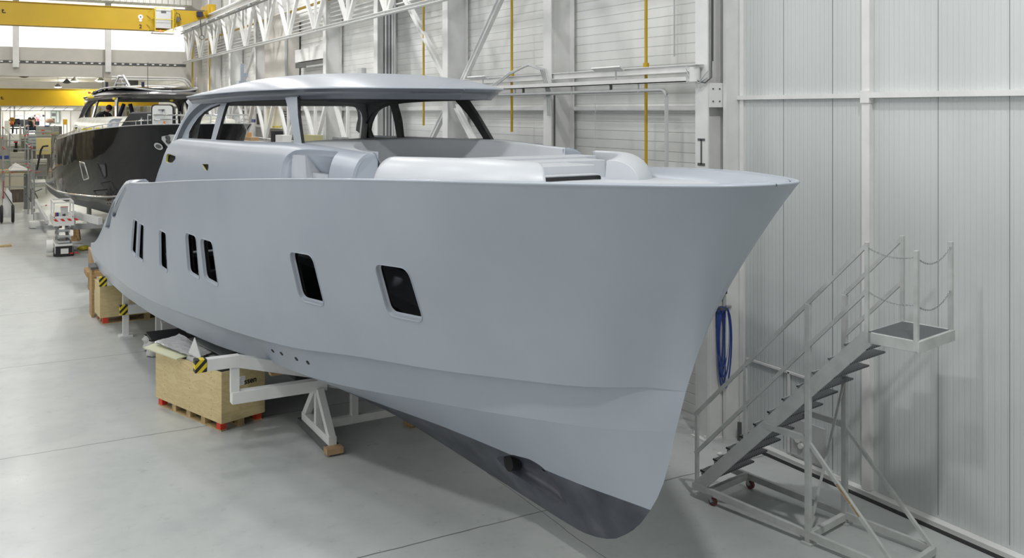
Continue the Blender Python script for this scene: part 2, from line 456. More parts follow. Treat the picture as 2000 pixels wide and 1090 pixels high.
def ribbed(name, col, axis, period, groove, depth, col2=None, extra=None):
    "sheet cladding: ribs modelled as bump along one axis of the wall"
    m = mat(name, col, .42); b = m.node_tree.nodes['Principled BSDF']
    tc = N(m, 'ShaderNodeTexCoord'); sx = N(m, 'ShaderNodeSeparateXYZ'); L(m, tc.outputs['Object'], sx.inputs['Vector'])
    d = N(m, 'ShaderNodeMath', operation='DIVIDE'); d.inputs[1].default_value = period; L(m, sx.outputs[axis], d.inputs[0])
    fr = N(m, 'ShaderNodeMath', operation='FRACT'); L(m, d.outputs[0], fr.inputs[0])
    r = ramp(m, [(0, (0, 0, 0)), (groove*.5, (0, 0, 0)), (groove, (1, 1, 1)), (1-groove*.3, (1, 1, 1)), (1, (0, 0, 0))]); L(m, fr.outputs[0], r.inputs['Fac'])
    bp = N(m, 'ShaderNodeBump'); bp.inputs['Strength'].default_value = 1.0; bp.inputs['Distance'].default_value = depth
    L(m, r.outputs['Color'], bp.inputs['Height']); L(m, bp.outputs['Normal'], b.inputs['Normal'])
    n = N(m, 'ShaderNodeTexNoise'); n.inputs['Scale'].default_value = 1.2; n.inputs['Detail'].default_value = 6
    mp = N(m, 'ShaderNodeMapping'); mp.inputs['Scale'].default_value = (1, 1, .25); L(m, tc.outputs['Object'], mp.inputs['Vector']); L(m, mp.outputs['Vector'], n.inputs['Vector'])
    rc = ramp(m, [(.3, tuple(c*.93 for c in col)), (.7, tuple(c*1.04 for c in col))]); L(m, n.outputs['Fac'], rc.inputs['Fac'])
    # groove shade painted into the colour as a darker line
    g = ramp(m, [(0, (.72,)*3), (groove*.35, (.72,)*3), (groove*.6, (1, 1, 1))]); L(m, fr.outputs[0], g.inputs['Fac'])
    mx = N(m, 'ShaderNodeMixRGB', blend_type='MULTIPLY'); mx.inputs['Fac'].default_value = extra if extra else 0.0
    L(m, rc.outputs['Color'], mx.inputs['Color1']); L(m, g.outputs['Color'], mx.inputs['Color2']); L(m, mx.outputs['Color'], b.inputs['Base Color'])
    return m
M['sandwich'] = ribbed('sandwich_panel', (.62, .655, .655), 'Y', .075, .30, .003)
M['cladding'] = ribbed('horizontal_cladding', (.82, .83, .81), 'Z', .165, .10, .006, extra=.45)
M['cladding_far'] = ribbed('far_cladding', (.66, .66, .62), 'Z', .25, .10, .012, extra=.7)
M['wall_plain'] = mat('wall_paint', (.60, .575, .53), .6, var=.05, scale=1.5)
M['wall_left'] = mat('added_partition_streaks', (.13, .115, .09), .7, var=.85, scale=.45, stretch=(1, 1, .05))  # dark streaks for the added partition mirrored in the black hull
M['roof'] = ribbed('roof_deck', (.60, .60, .56), 'X', .3, .3, .04)
M['deck_far'] = ribbed('far_roof_deck', (.50, .49, .30), 'X', .45, .35, .1)

# ================================================================== the shell
def struct(name, mb, m, **k):
    o = mb.build(name, m, **k); o['kind'] = 'structure'; return o
struct('floor', MB().box((-14, -10, -.2), (11, 82, 0)), M['floor'])
struct('wall_right', MB().box((10.0, -10, 0), (10.25, 10.62, 13)), M['sandwich'])
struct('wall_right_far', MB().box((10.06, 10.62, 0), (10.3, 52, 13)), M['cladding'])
struct('wall_left', MB().box((-14.3, -10, 0), (-14.0, 82, 13)), M['wall_plain'])
struct('added_reflection_partition', MB().box((-7.2, 27, 0), (-7.0, 82, 5.5)), M['wall_left'])  # added out of view, only to darken reflections in the black hull
t = MB()
for y0, y1 in ((55.0, 56.3), (56.8, 58.8), (59.4, 61.0), (46.5, 47.2)): t.box((-7.0, y0, 0), (-6.92, y1, 5.45))
struct('trim_40', t, mat('reflection_beige', (.42, .36, .26), .7, var=.2, scale=2))  # unseen beige strips added to show as reflections in the black hull
t = MB()
for y0, y1 in ((42.0, 42.7), (67, 68), (36, 36.4), (74, 75.5)): t.box((-7.0, y0, 0), (-6.92, y1, 5.45))
struct('trim_41', t, M['white_steel'])  # unseen pale strips, added for the same hull reflections
struct('wall_behind', MB().box((-14, -10.3, 0), (10.2, -10, 13)), M['wall_plain'])
struct('ceiling', MB().box((-14.3, -10.3, 13), (10.3, 52, 13.2)), M['roof'])
# gable between the two halls: beam over the opening, glazing strip, upper band
fb = MB(); fb.box((-14, 52, 6.72), (9.25, 52.5, 7.36)); fb.box((-14, 52.04, 7.36), (9.25, 52.5, 7.5)); fb.box((-14, 52, 7.5), (9.25, 52.5, 8.17))
struct('wall_back', fb, M['wall_plain'])
struct('wall_back_pier', MB().box((9.25, 52, 0), (10.3, 52.5, 13)), M['wall_plain'])
struct('wall_back_top', MB().box((-14, 52, 10.75), (9.25, 52.5, 13)), M['wall_plain'])
t = MB(); t.box((-14, 51.97, 7.38), (9.2, 52.06, 7.48)); struct('trim_1', t, M['dark_steel'])
t = MB()
for i in range(58): t.box((-12.5+i*.37, 51.93, 7.40), (-12.38+i*.37, 51.97, 7.47))
struct('trim_2', t, M['white_steel'])
glass = mat('clear_glass', (1, 1, 1), .02)
gb = glass.node_tree.nodes['Principled BSDF']; gb.inputs['Transmission Weight'].default_value = 1.0; gb.inputs['IOR'].default_value = 1.02
struct('window_1', MB().box((-14, 52.2, 8.17), (9.25, 52.22, 10.75)), glass)
# sandwich-wall trims: posts, rail, joints, plinth, floor track
t = MB(); t.box((9.90, -10, 5.165), (10.0, 8.10, 5.235)); t.box((9.93, 8.24, 5.165), (10.0, 10.6, 5.225))
struct('trim_3', t, M['white_steel'])
t = MB(); t.box((9.92, 8.11, .06), (10.0, 8.23, 13)); struct('trim_4', t, M['white_steel'])
t = MB(); t.box((9.90, 8.10, 5.10), (10.0, 8.24, 5.26)); struct('trim_5', t, M['white_steel'])
t = MB()
for y in (9.67, 8.78, 7.17, 6.27, 5.37, 4.47): t.box((9.996, y-.003, .1), (10.001, y+.003, 13))
struct('trim_6', t, mat('seam_grey', (.22, .235, .24), .6))
t = MB(); t.box((9.97, 10.46, 0), (10.02, 10.54, 13)); struct('trim_7', t, M['white_steel'])
struct('baseboard_right', MB().box((9.88, -10, 0), (10.0, 10.3, .055)), M['white_steel'])
struct('trim_8', MB().box((9.775, -10, -.05), (9.86, 10.3, .008)), M['black'])
# girts on the far side wall
t = MB(); t.box((9.98, 10.7, 5.0), (10.06, 51.9, 5.08)); struct('trim_9', t, M['white_steel'])
t = MB(); t.box((9.98, 10.7, 8.3), (10.06, 51.9, 8.4)); struct('trim_10', t, M['white_steel'])
# glazing mullions in front of the gable
for px in (31, 211):
    p = at_y(px, 60, 51.9)
    struct('trim_%d' % (30+(px > 100)), MB().ibeam((p.x, 51.85, 7.0 if px > 100 else 7.15), (p.x, 51.85, 12.9), .28, .2, .05, up=(0, 1, 0)), M['white_steel'])
# roof edge deck seen above the crane
MB_ = MB(); MB_.box((-2, 50.6, 10.55), (9.3, 51.9, 10.8)); struct('trim_11', MB_, M['roof'])
# second hall
struct('wall_far', MB().box((-14, 81.6, 0), (11, 82, 8)), M['wall_plain'])
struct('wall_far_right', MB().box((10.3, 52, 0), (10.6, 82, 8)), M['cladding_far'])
struct('ceiling_far', MB().box((-14, 52.5, 7.75), (11, 82, 8)), M['deck_far'])
for k, y in enumerate((54.5, 58.3, 62.0, 65.8, 70.0, 75.0)):
    struct('trim_%d' % (12+k), MB().box((-14, y, 7.15), (10.3, y+.45, 7.75)), M['wall_plain'])
# ================================================================== the yacht (boat frame: s from bow tip aft, b to starboard, z up)
BX, BY, PHI = 5.718, 5.614, math.radians(3.11)
BA = (-math.sin(PHI), math.cos(PHI)); BN = (-math.cos(PHI), -math.sin(PHI))
def W(s, b, z): return Vector((BX+s*BA[0]+b*BN[0], BY+s*BA[1]+b*BN[1], z))
SHEER_B = [(0,0),(.05,.30),(.2,.52),(.5,.76),(1,1.06),(1.8,1.48),(3,1.83),(4.5,2.1),(6.5,2.37),(9.5,2.64),(13.5,2.72),(15.3,2.65),(16.8,2.58),(17.9,2.52),(19.3,2.45),(20,2.42)]
SHEER_Z = [(0,4.37),(2,4.32),(5,4.19),(9,3.93),(12.5,3.665),(13.3,3.62),(14.3,3.40),(15.3,3.1),(16.8,2.57),(17.9,2.15),(18.7,1.90),(19.4,1.74),(20,1.66)]
K1_B = [(1.08,.0),(1.27,.07),(1.5,.19),(1.66,.36),(2.0,.56),(2.79,.83),(3.85,1.17),(5.17,1.53),(5.67,1.66),(6.48,1.87),(8.32,2.14),(9.51,2.28),(10.7,2.42),(12,2.54),(14,2.61),(17,2.55),(20,2.42)]
K1_Z = [(1.08,2.37),(1.5,2.34),(2.0,2.28),(2.79,2.2),(3.85,2.1),(5.17,2.0),(6.48,1.87),(8.32,1.75),(9.51,1.7),(10.7,1.65),(12,1.6),(14,1.55),(17,1.5),(20,1.45)]
K2_B = [(1.22,.0),(1.6,.17),(2.04,.34),(2.68,.55),(3.9,.81),(4.84,1.02),(5.88,1.29),(6.93,1.49),(8.1,1.62),(9.9,2.0),(11.7,2.22),(13.4,2.37),(15.8,2.46),(18.5,2.42),(20,2.34)]
K2_Z = [(1.22,1.95),(2.04,1.82),(2.68,1.75),(3.9,1.6),(4.84,1.5),(5.88,1.4),(6.93,1.32),(8.1,1.25),(9.9,1.2),(13.4,1.15),(20,1.15)]
STEM = [(1.22,1.95),(1.38,1.43),(1.57,1.09),(1.86,.77),(2.24,.54),(2.75,.44),(3.3,.43),(5,.43),(14,.43),(20,.75)]
KMAP = [(1.22,1.22),(1.45,1.38),(1.75,1.57),(2.2,1.86),(2.7,2.24),(3.2,2.75),(3.7,3.3),(5.2,5),(14,14),(20,20)]
def hbs(s): return interp(s, SHEER_B)
def zsh(s): return interp(s, SHEER_Z)
def topside(u, w, side=1):
    "u = station, w = 0 at the sheer .. 2 at the knuckle"
    v = w/2.0; u = max(0.0, u)
    s0, b0, z0 = u, hbs(u), zsh(u)
    s1 = 1.08+u*(20-1.08)/20.0; b1, z1 = interp(s1, K1_B), interp(s1, K1_Z)
    e = math.exp(-u/1.2)
    s = s0+(s1-s0)*v + .36*v*(1-v)*e*.9
    fl = 1+.55*math.exp(-u/2.5)               # flare: hollow forward, nearly straight aft
    k = max(0.0, 1-v)**fl
    bul = .16*4*v*(1-v)*max(0, min(1, (u-2.5)/4))*max(0, min(1, (17-u)/4))   # fullness amidships
    return W(s, side*(b1+(b0-b1)*k+bul*.55), z0+(z1-z0)*v)
def wedge(u, w, side=1):
    "panel between knuckle and chine, w = 0..1"
    s1 = 1.08+u*(20-1.08)/20.0; s2 = 1.22+u*(20-1.22)/20.0
    a = (s1, interp(s1, K1_B), interp(s1, K1_Z)); c = (s2, interp(s2, K2_B), interp(s2, K2_Z))
    p = [a[i]+(c[i]-a[i])*w for i in range(3)]
    ex = 1-.48*min(1, u/.8)*max(0, min(1, (12-u)/5)); wb = max(0.0, w)**ex      # hollow below the knuckle, straight aft
    p[1] = a[1]+(c[1]-a[1])*wb
    led = .07*min(1, u/1.2)*max(0, min(1, (9-u)/5))*(1-w)      # the knuckle overhangs the panel below it forward
    return W(p[0], side*max(.0, p[1]-led), p[2])
def bottom(u, w, side=1):
    s2 = 1.22+u*(20-1.22)/20.0
    c = (s2, interp(s2, K2_B), interp(s2, K2_Z)); s3 = interp(s2, KMAP); k = (s3, 0.0, interp(s3, STEM))
    hol = .10*4*w*(1-w)*max(0, 1-u/9)
    return W(c[0]+(k[0]-c[0])*w, side*max(0, c[1]*(1-w)-hol*c[1]), c[2]+(k[2]-c[2])*w+hol*.0)
def OUT(side=1): return Vector((side*BN[0], side*BN[1], 0))
STN = [0,.03,.08,.15,.25,.4,.6,.85,1.1,1.4,1.7,2.1,2.5,3,3.5]+[4+.4*i for i in range(41)]

hullm = mat('hull_primer', (.50, .53, .56), .33, spec=.4)
def hull_paint():
    m = hullm; b = m.node_tree.nodes['Principled BSDF']
    tc = N(m, 'ShaderNodeTexCoord'); sx = N(m, 'ShaderNodeSeparateXYZ'); L(m, tc.outputs['Object'], sx.inputs['Vector'])
    n = N(m, 'ShaderNodeTexNoise'); n.inputs['Scale'].default_value = .9; n.inputs['Detail'].default_value = 4; L(m, tc.outputs['Object'], n.inputs['Vector'])
    r = ramp(m, [(.3, (.37, .41, .475)), (.7, (.405, .445, .505))]); L(m, n.outputs['Fac'], r.inputs['Fac'])
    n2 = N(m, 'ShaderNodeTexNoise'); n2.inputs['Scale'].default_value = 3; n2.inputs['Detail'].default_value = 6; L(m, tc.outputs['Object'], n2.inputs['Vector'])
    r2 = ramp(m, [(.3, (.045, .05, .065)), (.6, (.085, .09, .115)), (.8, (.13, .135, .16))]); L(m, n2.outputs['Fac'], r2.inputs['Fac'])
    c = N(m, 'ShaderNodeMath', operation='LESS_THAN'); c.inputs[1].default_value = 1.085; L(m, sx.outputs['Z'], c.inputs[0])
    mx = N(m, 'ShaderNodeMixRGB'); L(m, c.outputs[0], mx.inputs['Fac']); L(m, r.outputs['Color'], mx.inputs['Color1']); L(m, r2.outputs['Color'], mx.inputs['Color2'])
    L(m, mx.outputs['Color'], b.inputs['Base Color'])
hull_paint()
bandm = mat('dark_grey_band', (.13, .145, .17), .22)  # darker grey than the hull, for roof rim, brow and pillar bands
decks = mat('deck_primer', (.58, .61, .645), .38, var=.02, scale=2)
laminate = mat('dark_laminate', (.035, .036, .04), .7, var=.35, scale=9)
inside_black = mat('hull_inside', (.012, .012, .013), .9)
M['deck_primer'] = decks

yacht = empty('motor_yacht', (BX, BY, 0), 0, 'huge pale grey unpainted motor yacht filling the hall, bow towards the stairs', 'yacht')

# hull windows: outer lip corners in the photograph, mapped onto the topside
WIN = [[(261,426),(269.5,431),(266,503),(256,492)], [(272.4,434),(282.2,439.5),(280.5,514),(268.8,505.5)],
       [(311,447),(325.2,454.4),(328.5,534.7),(312,523)], [(361.7,452),(384,460.5),(391.5,549),(368,534.7)],
       [(390.6,463.3),(415.8,471),(428.5,563),(400,547)], [(563.5,488.8),(611,497.5),(636.7,601),(586,588)], [(729,513),(797,522.7),(830.4,632.5),(757,617)]]
SLOT = [[(222,389),(225,392),(213.5,447),(208.5,449),(205.5,443)], [(246,364),(247,372),(225,424),(219.5,427),(217,420),(237,378)]]
def invert(poly, mp, u0, w0): 
    out = []
    for q in poly:
        u0, w0 = solve_uv(q[0], q[1], mp, u0, w0); out.append((u0, w0))
    return out
def order(poly):
    A = sum(poly[i][0]*poly[i-1][1]-poly[i-1][0]*poly[i][1] for i in range(len(poly)))
    return poly if A < 0 else poly[::-1]
holes = []
for i, q in enumerate(WIN):
    c = order(invert(q, topside, (12.5, 12, 11, 9.6, 8.9, 5.6, 4)[i], .9))
    wd = min(math.hypot(c[k][0]-c[k-1][0], c[k][1]-c[k-1][1]) for k in range(4))
    holes.append(round_poly(c, wd*.22, 5))
slots = [round_poly(order(invert(q, topside, (15.8, 14.5)[i], .6)), .05, 4) for i, q in enumerate(SLOT)]
for side in (1, -1):
    mb = MB(); mp = lambda u, w, sd=side: topside(u, w, sd)
    cut = [offset_poly(h, -.014) for h in holes]; allh = cut+slots if side == 1 else cut
    # forward end on fine stations, the holed remainder as a panel
    mb.grid([[mp(u, 2.0*j/14) for j in range(15)] for u in STN if u <= 2.5])
    panel(mb, [(20, 0), (20, 2)]+[(2.5, 2-2.0*j/14) for j in range(15)], allh, mp, .22, 0, flip=OUT(side), ystep=2.0/14)
    def fin(mb_, nm):
        o = mb_.build(nm, [hullm, inside_black], yacht); bm = bmesh.new(); bm.from_mesh(o.data); bmesh.ops.remove_doubles(bm, verts=bm.verts, dist=2e-4); bmesh.ops.recalc_face_normals(bm, faces=bm.faces); bm.to_mesh(o.data); bm.free(); return o
    fin(mb, 'hull_topside')
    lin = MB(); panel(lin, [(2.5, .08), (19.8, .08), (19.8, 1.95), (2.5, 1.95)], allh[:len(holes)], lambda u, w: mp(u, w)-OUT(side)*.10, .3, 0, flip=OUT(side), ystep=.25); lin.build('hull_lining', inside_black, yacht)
    mb = MB(); mb.grid([[wedge(u, (j/9.0)**1.6, side) for j in range(10)] for u in STN]); o = fin(mb, 'hull_chine_panel')
    mb = MB(); mb.grid([[mp(u, 2.0), wedge(u, 0, side)] for u in STN]); mb.build('hull_knuckle', hullm, yacht)
    mb = MB()
    if side == 1:
        mb.grid([[bottom(u, j/9.0, side) for j in range(10)] for u in STN if u <= .6]); mb.grid([[bottom(u, j/9.0, side) for j in range(10)] for u in STN if u >= 5.99])
        hollow = round_poly(order(invert([(968,893),(1000,888),(1035,897),(1062,914),(1085,944),(1112,990),(1096,988),(1060,962),(1020,936),(985,914)], bottom, 3, .6)), .06, 3)
        hollow = [(u, max(.03, min(w, .97))) for u, w in hollow]
        panel(mb, [(6, j/9.0) for j in range(10)]+[(.6, 1-j/9.0) for j in range(10)], [hollow], bottom, .2, 0, flip=Vector((BN[0], BN[1], -.5)), ystep=1/9)
    else: mb.grid([[bottom(u, j/9.0, side) for j in range(10)] for u in STN])
    fin(mb, 'hull_bottom')
    # recessed window frames
    for i, h in enumerate(holes):
        f = MB(); fl = (side == -1)
        sg = 1
        dl_ = (.012, .012, .016, .024, .026, .042, .046)[i]; loop_sweep(f, h, [(.0, -.004), (-.003, .008), (-.010, .009), (-.014, .003), (-.020, -dl_*.5), (-.024, -dl_), (-.034, -dl_-.004), (-.035, -dl_-.012)], mp, flip=OUT(side))
        f.build('window_frame', hullm, yacht)
    if side == 1:
        for h in slots:
            f = MB(); loop_sweep(f, h, [(.004, -.004), (-.01, -.02), (-.03, -.09), (-.04, -.1)], mp, flip=OUT(1), cap=True)
            f.build('side_slot', hullm, yacht)
        # thru-hull fittings on the lower panel
        for q in [(533,685),(550,690.5),(579,701),(601.5,708)]:
            u, w = solve_uv(q[0], q[1], wedge, 6.5, .5); n = surf_n(wedge, u, w)
            c = wedge(u, w)
            if n.dot(Vector((0, -1, .2))) < 0 and n.x > 0: n = -n
            f = MB(); f.cyl(c-n*.05, c+n*.008, .032, 14); f.build('through_hull_outlet', M['black'], yacht)
# transom and stern platform
tr = MB()
ring = [topside(20, 2*j/8, 1) for j in range(9)]+[bottom(20, j/6, 1) for j in range(1, 7)]
tr.add(ring+[topside(20, 2*j/8, -1) for j in range(9)][::-1]+[], [tuple(range(len(ring)+9))])
tr.add([bottom(20, j/6, 1) for j in range(7)]+[bottom(20, j/6, -1) for j in range(5, -1, -1)], [tuple(range(13))])
tr.build('transom', hullm, yacht)
pl = MB(); 
plan = round_poly([(19.3, 2.3), (21.4, 2.0), (21.4, -2.0), (19.3, -2.3)], .5, 6)
rows = []
for z, k in ((1.28, -.06), (1.33, 0), (1.48, 0), (1.53, -.05)):
    rows.append([W(p[0]+(k if p[0] > 20 else 0), p[1]*(1+k*.5), z) for p in plan])
pl.grid(rows, closed=True); pl.add(rows[-1], [tuple(range(len(plan)))]); pl.add(rows[0], [tuple(range(len(plan)))])
fix_normals(pl.build('swim_platform', hullm, yacht))
# gunwale lip, deck, quarter coamings
for side in (1, -1):
    rows = []
    for u in STN:
        if u > 13.5: continue
        def q(off, dz):
            bb = max(0.0, hbs(u)-off); ss = u+off*(math.exp(-u/.25)); return W(ss, side*bb, zsh(u)+dz)
        rows.append([q(0, -.006), q(-.006, .004), q(-.004, .016), q(.012, .022), q(.032, .018), q(.036, -.04), q(.074, -.04), q(.078, .012), q(.095, .02), q(.32, .012), q(.40, -.09)])
    g = MB(); g.grid(rows); o = g.build('gunwale', hullm, yacht)
    g = MB(); g.grid([[W(u+o_*(math.exp(-u/.25)), side*max(0.0, hbs(u)-o_), zsh(u)+.004) for o_ in (.037, .073)] for u in STN if .4 <= u <= 13.5]); g.build('deck_seam', M['black'], yacht)
    # quarter coaming: thick swept cap along the falling sheer aft
    rows = []
    for i in range(25):
        u = 13.35+i*(20-13.35)/24; k = min(1, (u-13.35)/.28)**.5; hgt = .10*k*max(.2, 1-(u-13.6)/7)
        rows.append([W(u, side*(hbs(u)+.002), zsh(u)-.02), W(u-.05, side*(hbs(u)-.01), zsh(u)+hgt*.75), W(u-.08, side*(hbs(u)-.07*k), zsh(u)+hgt), W(u-.08, side*(hbs(u)-.36*k), zsh(u)+hgt*1.05), W(u-.05, side*(hbs(u)-.42*k), zsh(u)+hgt*.6), W(u-.03, side*(hbs(u)-.44*k), zsh(u)-.35)])
    g = MB(); g.grid(rows); g.build('quarter_coaming', hullm, yacht)
rows = []
for u in STN:
    if u > 19.5: continue
    bb = max(.0, hbs(u)-.40 if u > .45 else 0); z = zsh(u)-.09-(0 if u < 13.4 else .35*min(1, (u-13.4)/.6))
    rows.append([W(max(u, .42)+ (0), bb*k, z+.03*(1-k*k)) for k in (-1, -.75, -.5, -.25, 0, .25, .5, .75, 1)])
dk = MB(); dk.grid(rows); dk.build('deck', decks, yacht)

# ------------------------------------------------------------------ superstructure
SILL_B = [(0,.5),(2,.95),(3,1.2),(4.2,1.45),(5.1,1.47),(7.1,1.60),(9,1.72),(12.25,1.87),(14,1.95),(16,2.0)]
SILL_Z = [(0,4.47),(3,4.45),(5,4.49),(7,4.55),(9,4.52),(12.3,4.49),(14,4.47)]
def bsill(s): return interp(s, SILL_B)
def zsill(s): return interp(s, SILL_Z)
def lower(u, w, side=1):
    "deckhouse side from deck (w=0) over a rounded shoulder to the sill (w=1)"
    zd = zsh(min(u, 13.3))-.14; zt = zsill(u); a = max(0.0, min(1.0, w))*PI/2
    return W(u, side*(bsill(u)+.31*max(0.0, math.cos(a))**.9 - .012), zd+(zt-zd)*math.sin(a)**.92)
def upper(u, w, side=1):
    "pillars and window surround above the sill; w is the true height"
    return W(u, side*(bsill(u)-.02-(w-4.5)*.22-.10*max(0, w-4.9)**1.0), w)
def pxu(pts, mp, u0, w0): return invert(pts, mp, u0, w0)

# lower body with recess and vents (starboard), plain to port
AFT = pxu([(302.5,357),(315,320),(332.5,280)], lower, 13.5, .3)
aft_edge = [(AFT[0][0]+.15, 0.0)]+AFT+[(12.45, 1.0)]
outline = [(4.85, 0.0)]+[(4.85+.10*(i/6)**2, i/6) for i in range(1, 7)]+aft_edge[::-1]
rec = pxu([(546,349),(552,318),(561,303),(577,293.5),(600,292),(662,296),(652,306),(645,325),(641,349)], lower, 7.2, .5)
rec = [(rec[0][0], .06)]+rec+[(rec[-1][0], .06)]
rec = round_poly(order(rec), .05, 3)
v1 = round_poly(order(pxu([(325,302),(329,300),(343,305),(343,311),(337,318),(329,319),(323.5,316)], lower, 12.4, .5)), .03, 3)
v2 = round_poly(order(pxu([(394,320.3),(407.3,320.3),(407.6,328),(405,335),(401,333)], lower, 9.8, .5)), .02, 3)
vents = [v1, v2]
for side in (1, -1):
    mp = lambda u, w, sd=side: lower(u, w, sd)
    mb = MB(); panel(mb, outline, ([rec]+vents) if side == 1 else [], mp, .2, .04, flip=OUT(side), ystep=.07)
    o = mb.build('deckhouse_side', [hullm, inside_black], yacht)
    if side == 1:
        f = MB(); loop_sweep(f, rec, [(.0, .003), (-.015, -.01), (-.02, -.05), (-.05, -.055), (-.055, -.075), (-.075, -.08), (-.12, -.40)], mp, flip=OUT(1), cap=False)
        f.build('side_recess_frame', hullm, yacht)
        # moulded steps inside the recess
        f = MB(); c0 = rec
        u0, u1 = min(p[0] for p in rec), max(p[0] for p in rec)
        def lb(s, b, z): return W(s, b, z)
        f.add([lb(u0-.1, 1.15, 3.7), lb(u1+.1, 1.15, 3.7), lb(u1+.1, 1.15, 4.48), lb(u0-.1, 1.15, 4.48)], [(0,1,2,3)])
        f.prism([lb(u0-.05, 1.62, 3.7), lb(u1-.55, 1.62, 3.7), lb(u1-.55, 1.62, 4.17), lb(u0+.25, 1.62, 4.17), lb(u0-.05, 1.62, 4.05)], (W(0, -.46, 0)-W(0, 0, 0)))
        f.prism([lb(u1-.62, 1.75, 3.7), lb(u1+.05, 1.75, 3.7), lb(u1+.05, 1.75, 4.40), lb(u1-.5, 1.75, 4.40)], (W(0, -.5, 0)-W(0, 0, 0)))
        f.build('recess_steps', decks, yacht)
        for v, k_ in zip(vents, (1, .6)):
            f = MB(); loop_sweep(f, v, [(.010*k_, .001), (.0, .004), (-.004*k_, -.004)], mp, flip=OUT(1)); f.build('vent_rim', hullm, yacht)
            f = MB(); loop_sweep(f, v, [(-.004*k_, -.004), (-.008*k_, -.035*k_)], mp, flip=OUT(1)); f.build('vent_liner', mat('sealant_yellow', (.45, .42, .05), .6), yacht)
            f = MB(); loop_sweep(f, v, [(-.008*k_, -.035*k_), (-.012*k_, -.06*k_)], mp, flip=OUT(1), cap=True); f.build('vent_opening', inside_black, yacht)
    # forward cut end of the side bolster
    e = [lower(4.85+.10*(i/8)**2, i/8, side) for i in range(9)]
    f = MB(); f.add(e+[W(4.95, side*(bsill(5)-.10), e[-1].z-.02), W(4.85, side*(bsill(5)-.02), 3.9)], [tuple(range(11))] if side == 1 else [tuple(range(10, -1, -1))])
    f.build('bolster_end', hullm, yacht)

# roof: shell with a rolled edge
R_B = [(5.25,.0),(5.35,.42),(5.6,.78),(6.0,1.06),(6.6,1.30),(7.4,1.48),(8.5,1.62),(10,1.76),(11.2,1.86),(11.9,1.93),(12.1,1.93)]
R_C = [(5.25,5.27),(6.0,5.42),(7,5.53),(8.5,5.59),(10,5.57),(11.2,5.47),(11.8,5.39),(12.1,5.30)]
R_E = [(5.25,5.215),(7,5.235),(9,5.235),(10.5,5.215),(11.5,5.19),(12.1,5.17)]
def rb(s): return interp(s, R_B)
top, und, rimS, rimP = [], [], [], []
RS = [5.25,5.27,5.3,5.35,5.42,5.5,5.6,5.8,6.0,6.3,6.6,7,7.4,7.9,8.5,9,9.5,10,10.5,11,11.4,11.7,11.95,12.1]
for s in RS:
    r, zc, ze = rb(s), interp(s, R_C), interp(s, R_E); row = []
    for k in range(-16, 17):
        x = math.copysign(1-(1-abs(k/16.0))**1.5, k); q_ = 2.6+2.4*max(0, min(1, (s-7.5)/2)); row.append(W(s, r*x, ze+.09+(zc-ze-.09)*(1-abs(x)**q_)))
    edge = [(0, .09), (.010, .082), (.010, .070), (-.045, .032), (-.054, .024), (-.048, .017), (-.052, .004), (-.098, -.032), (-.135, -.075)]
    ff = min(1.0, r/.3)
    fwd = max(0.0, 1-(s-5.25)/2.0)
    def ep(sd, o, dz): return W(s-o*fwd, sd*max(0, r+o*ff), ze+dz)
    st = [ep(1, o, dz) for o, dz in edge[1:]]; pt = [ep(-1, o, dz) for o, dz in edge[1:]]
    top.append(pt[:2][::-1]+row+st[:2]); rimS.append(st[1:]); rimP.append(pt[1:])
    ri = max(0, r-.13*ff)
    und.append([W(s+.13*fwd, ri*k/8.0, ze-.075+(zc-ze)*.8*(1-abs(k/8.0)**2.6)) for k in range(-8, 9)])
rf = MB(); rf.grid(top); rf.build('cabin_roof', hullm, yacht)
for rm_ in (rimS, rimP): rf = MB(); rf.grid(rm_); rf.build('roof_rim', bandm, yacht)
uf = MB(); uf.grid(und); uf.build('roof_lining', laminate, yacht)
# rear edge closing of the roof
rb_ = MB(); rb_.add(top[-1]+und[-1][::-1], [tuple(range(len(top[-1])+len(und[-1])))]); rb_.build('roof_rear_edge', hullm, yacht)
# horn bracket on the roof
p = W(11.15, 1.2, 5.50)
hn = MB(); hn.box(p+Vector((-.07,-.1,-.06)), p+Vector((.07,.1,.03))); hn.box(p+Vector((-.03,-.04,.03)), p+Vector((.03,.04,.34))); hn.box(p+Vector((.032,-.035,.10)), p+Vector((.10,.035,.17)))
hn.build('roof_bracket', hullm, yacht)

# C-pillar: outer skin from the roof edge down to the shoulder, and the recessed arch band inside it
def outer(u, w, side=1): return W(u, side*(bsill(u)+.055-(w-4.5)*.17), w)
def band(u, w, side=1): return W(u, side*(bsill(u)-.075-(w-4.5)*.17), w)
C1 = [solve_uv(x, y, outer, 11, 5.0) for x, y in ((505,173.5),(480,176),(455,180),(430,185.5),(408,194),(388,206),(372,221),(360,238),(351,256),(345,272),(341,286))]
C0 = [(C1[0][0], C1[0][1]+.012), (9.7, 5.305), (10.3, 5.30), (11.2, 5.285), (11.9, 5.262)]+[solve_uv(x, y, outer, 12, 5.0) for x, y in ((364,197),(368,206),(365,217),(357,233),(347,252),(333,283))]
C2 = [solve_uv(x, y, band, 11, 5.0) for x, y in ((505,190.5),(480,193),(455,196.5),(432,201.5),(414,209),(398,219),(386,231),(376,245),(369,259),(366,271),(365,279))]
def dense(c, n=40):
    out = []
    for i in range(n+1):
        t = i/n*(len(c)-1); k = min(int(t), len(c)-2); f_ = t-k; p0, p1, p2, p3 = [Vector(c[max(0, min(len(c)-1, k+d))]) for d in (-1, 0, 1, 2)]
        out.append(.5*((2*p1)+(p2-p0)*f_+(2*p0-5*p1+4*p2-p3)*f_*f_+(3*p1-p0-3*p2+p3)*f_**3))
    return out
D0, D1, D2 = dense(C0), dense(C1), dense(C2)
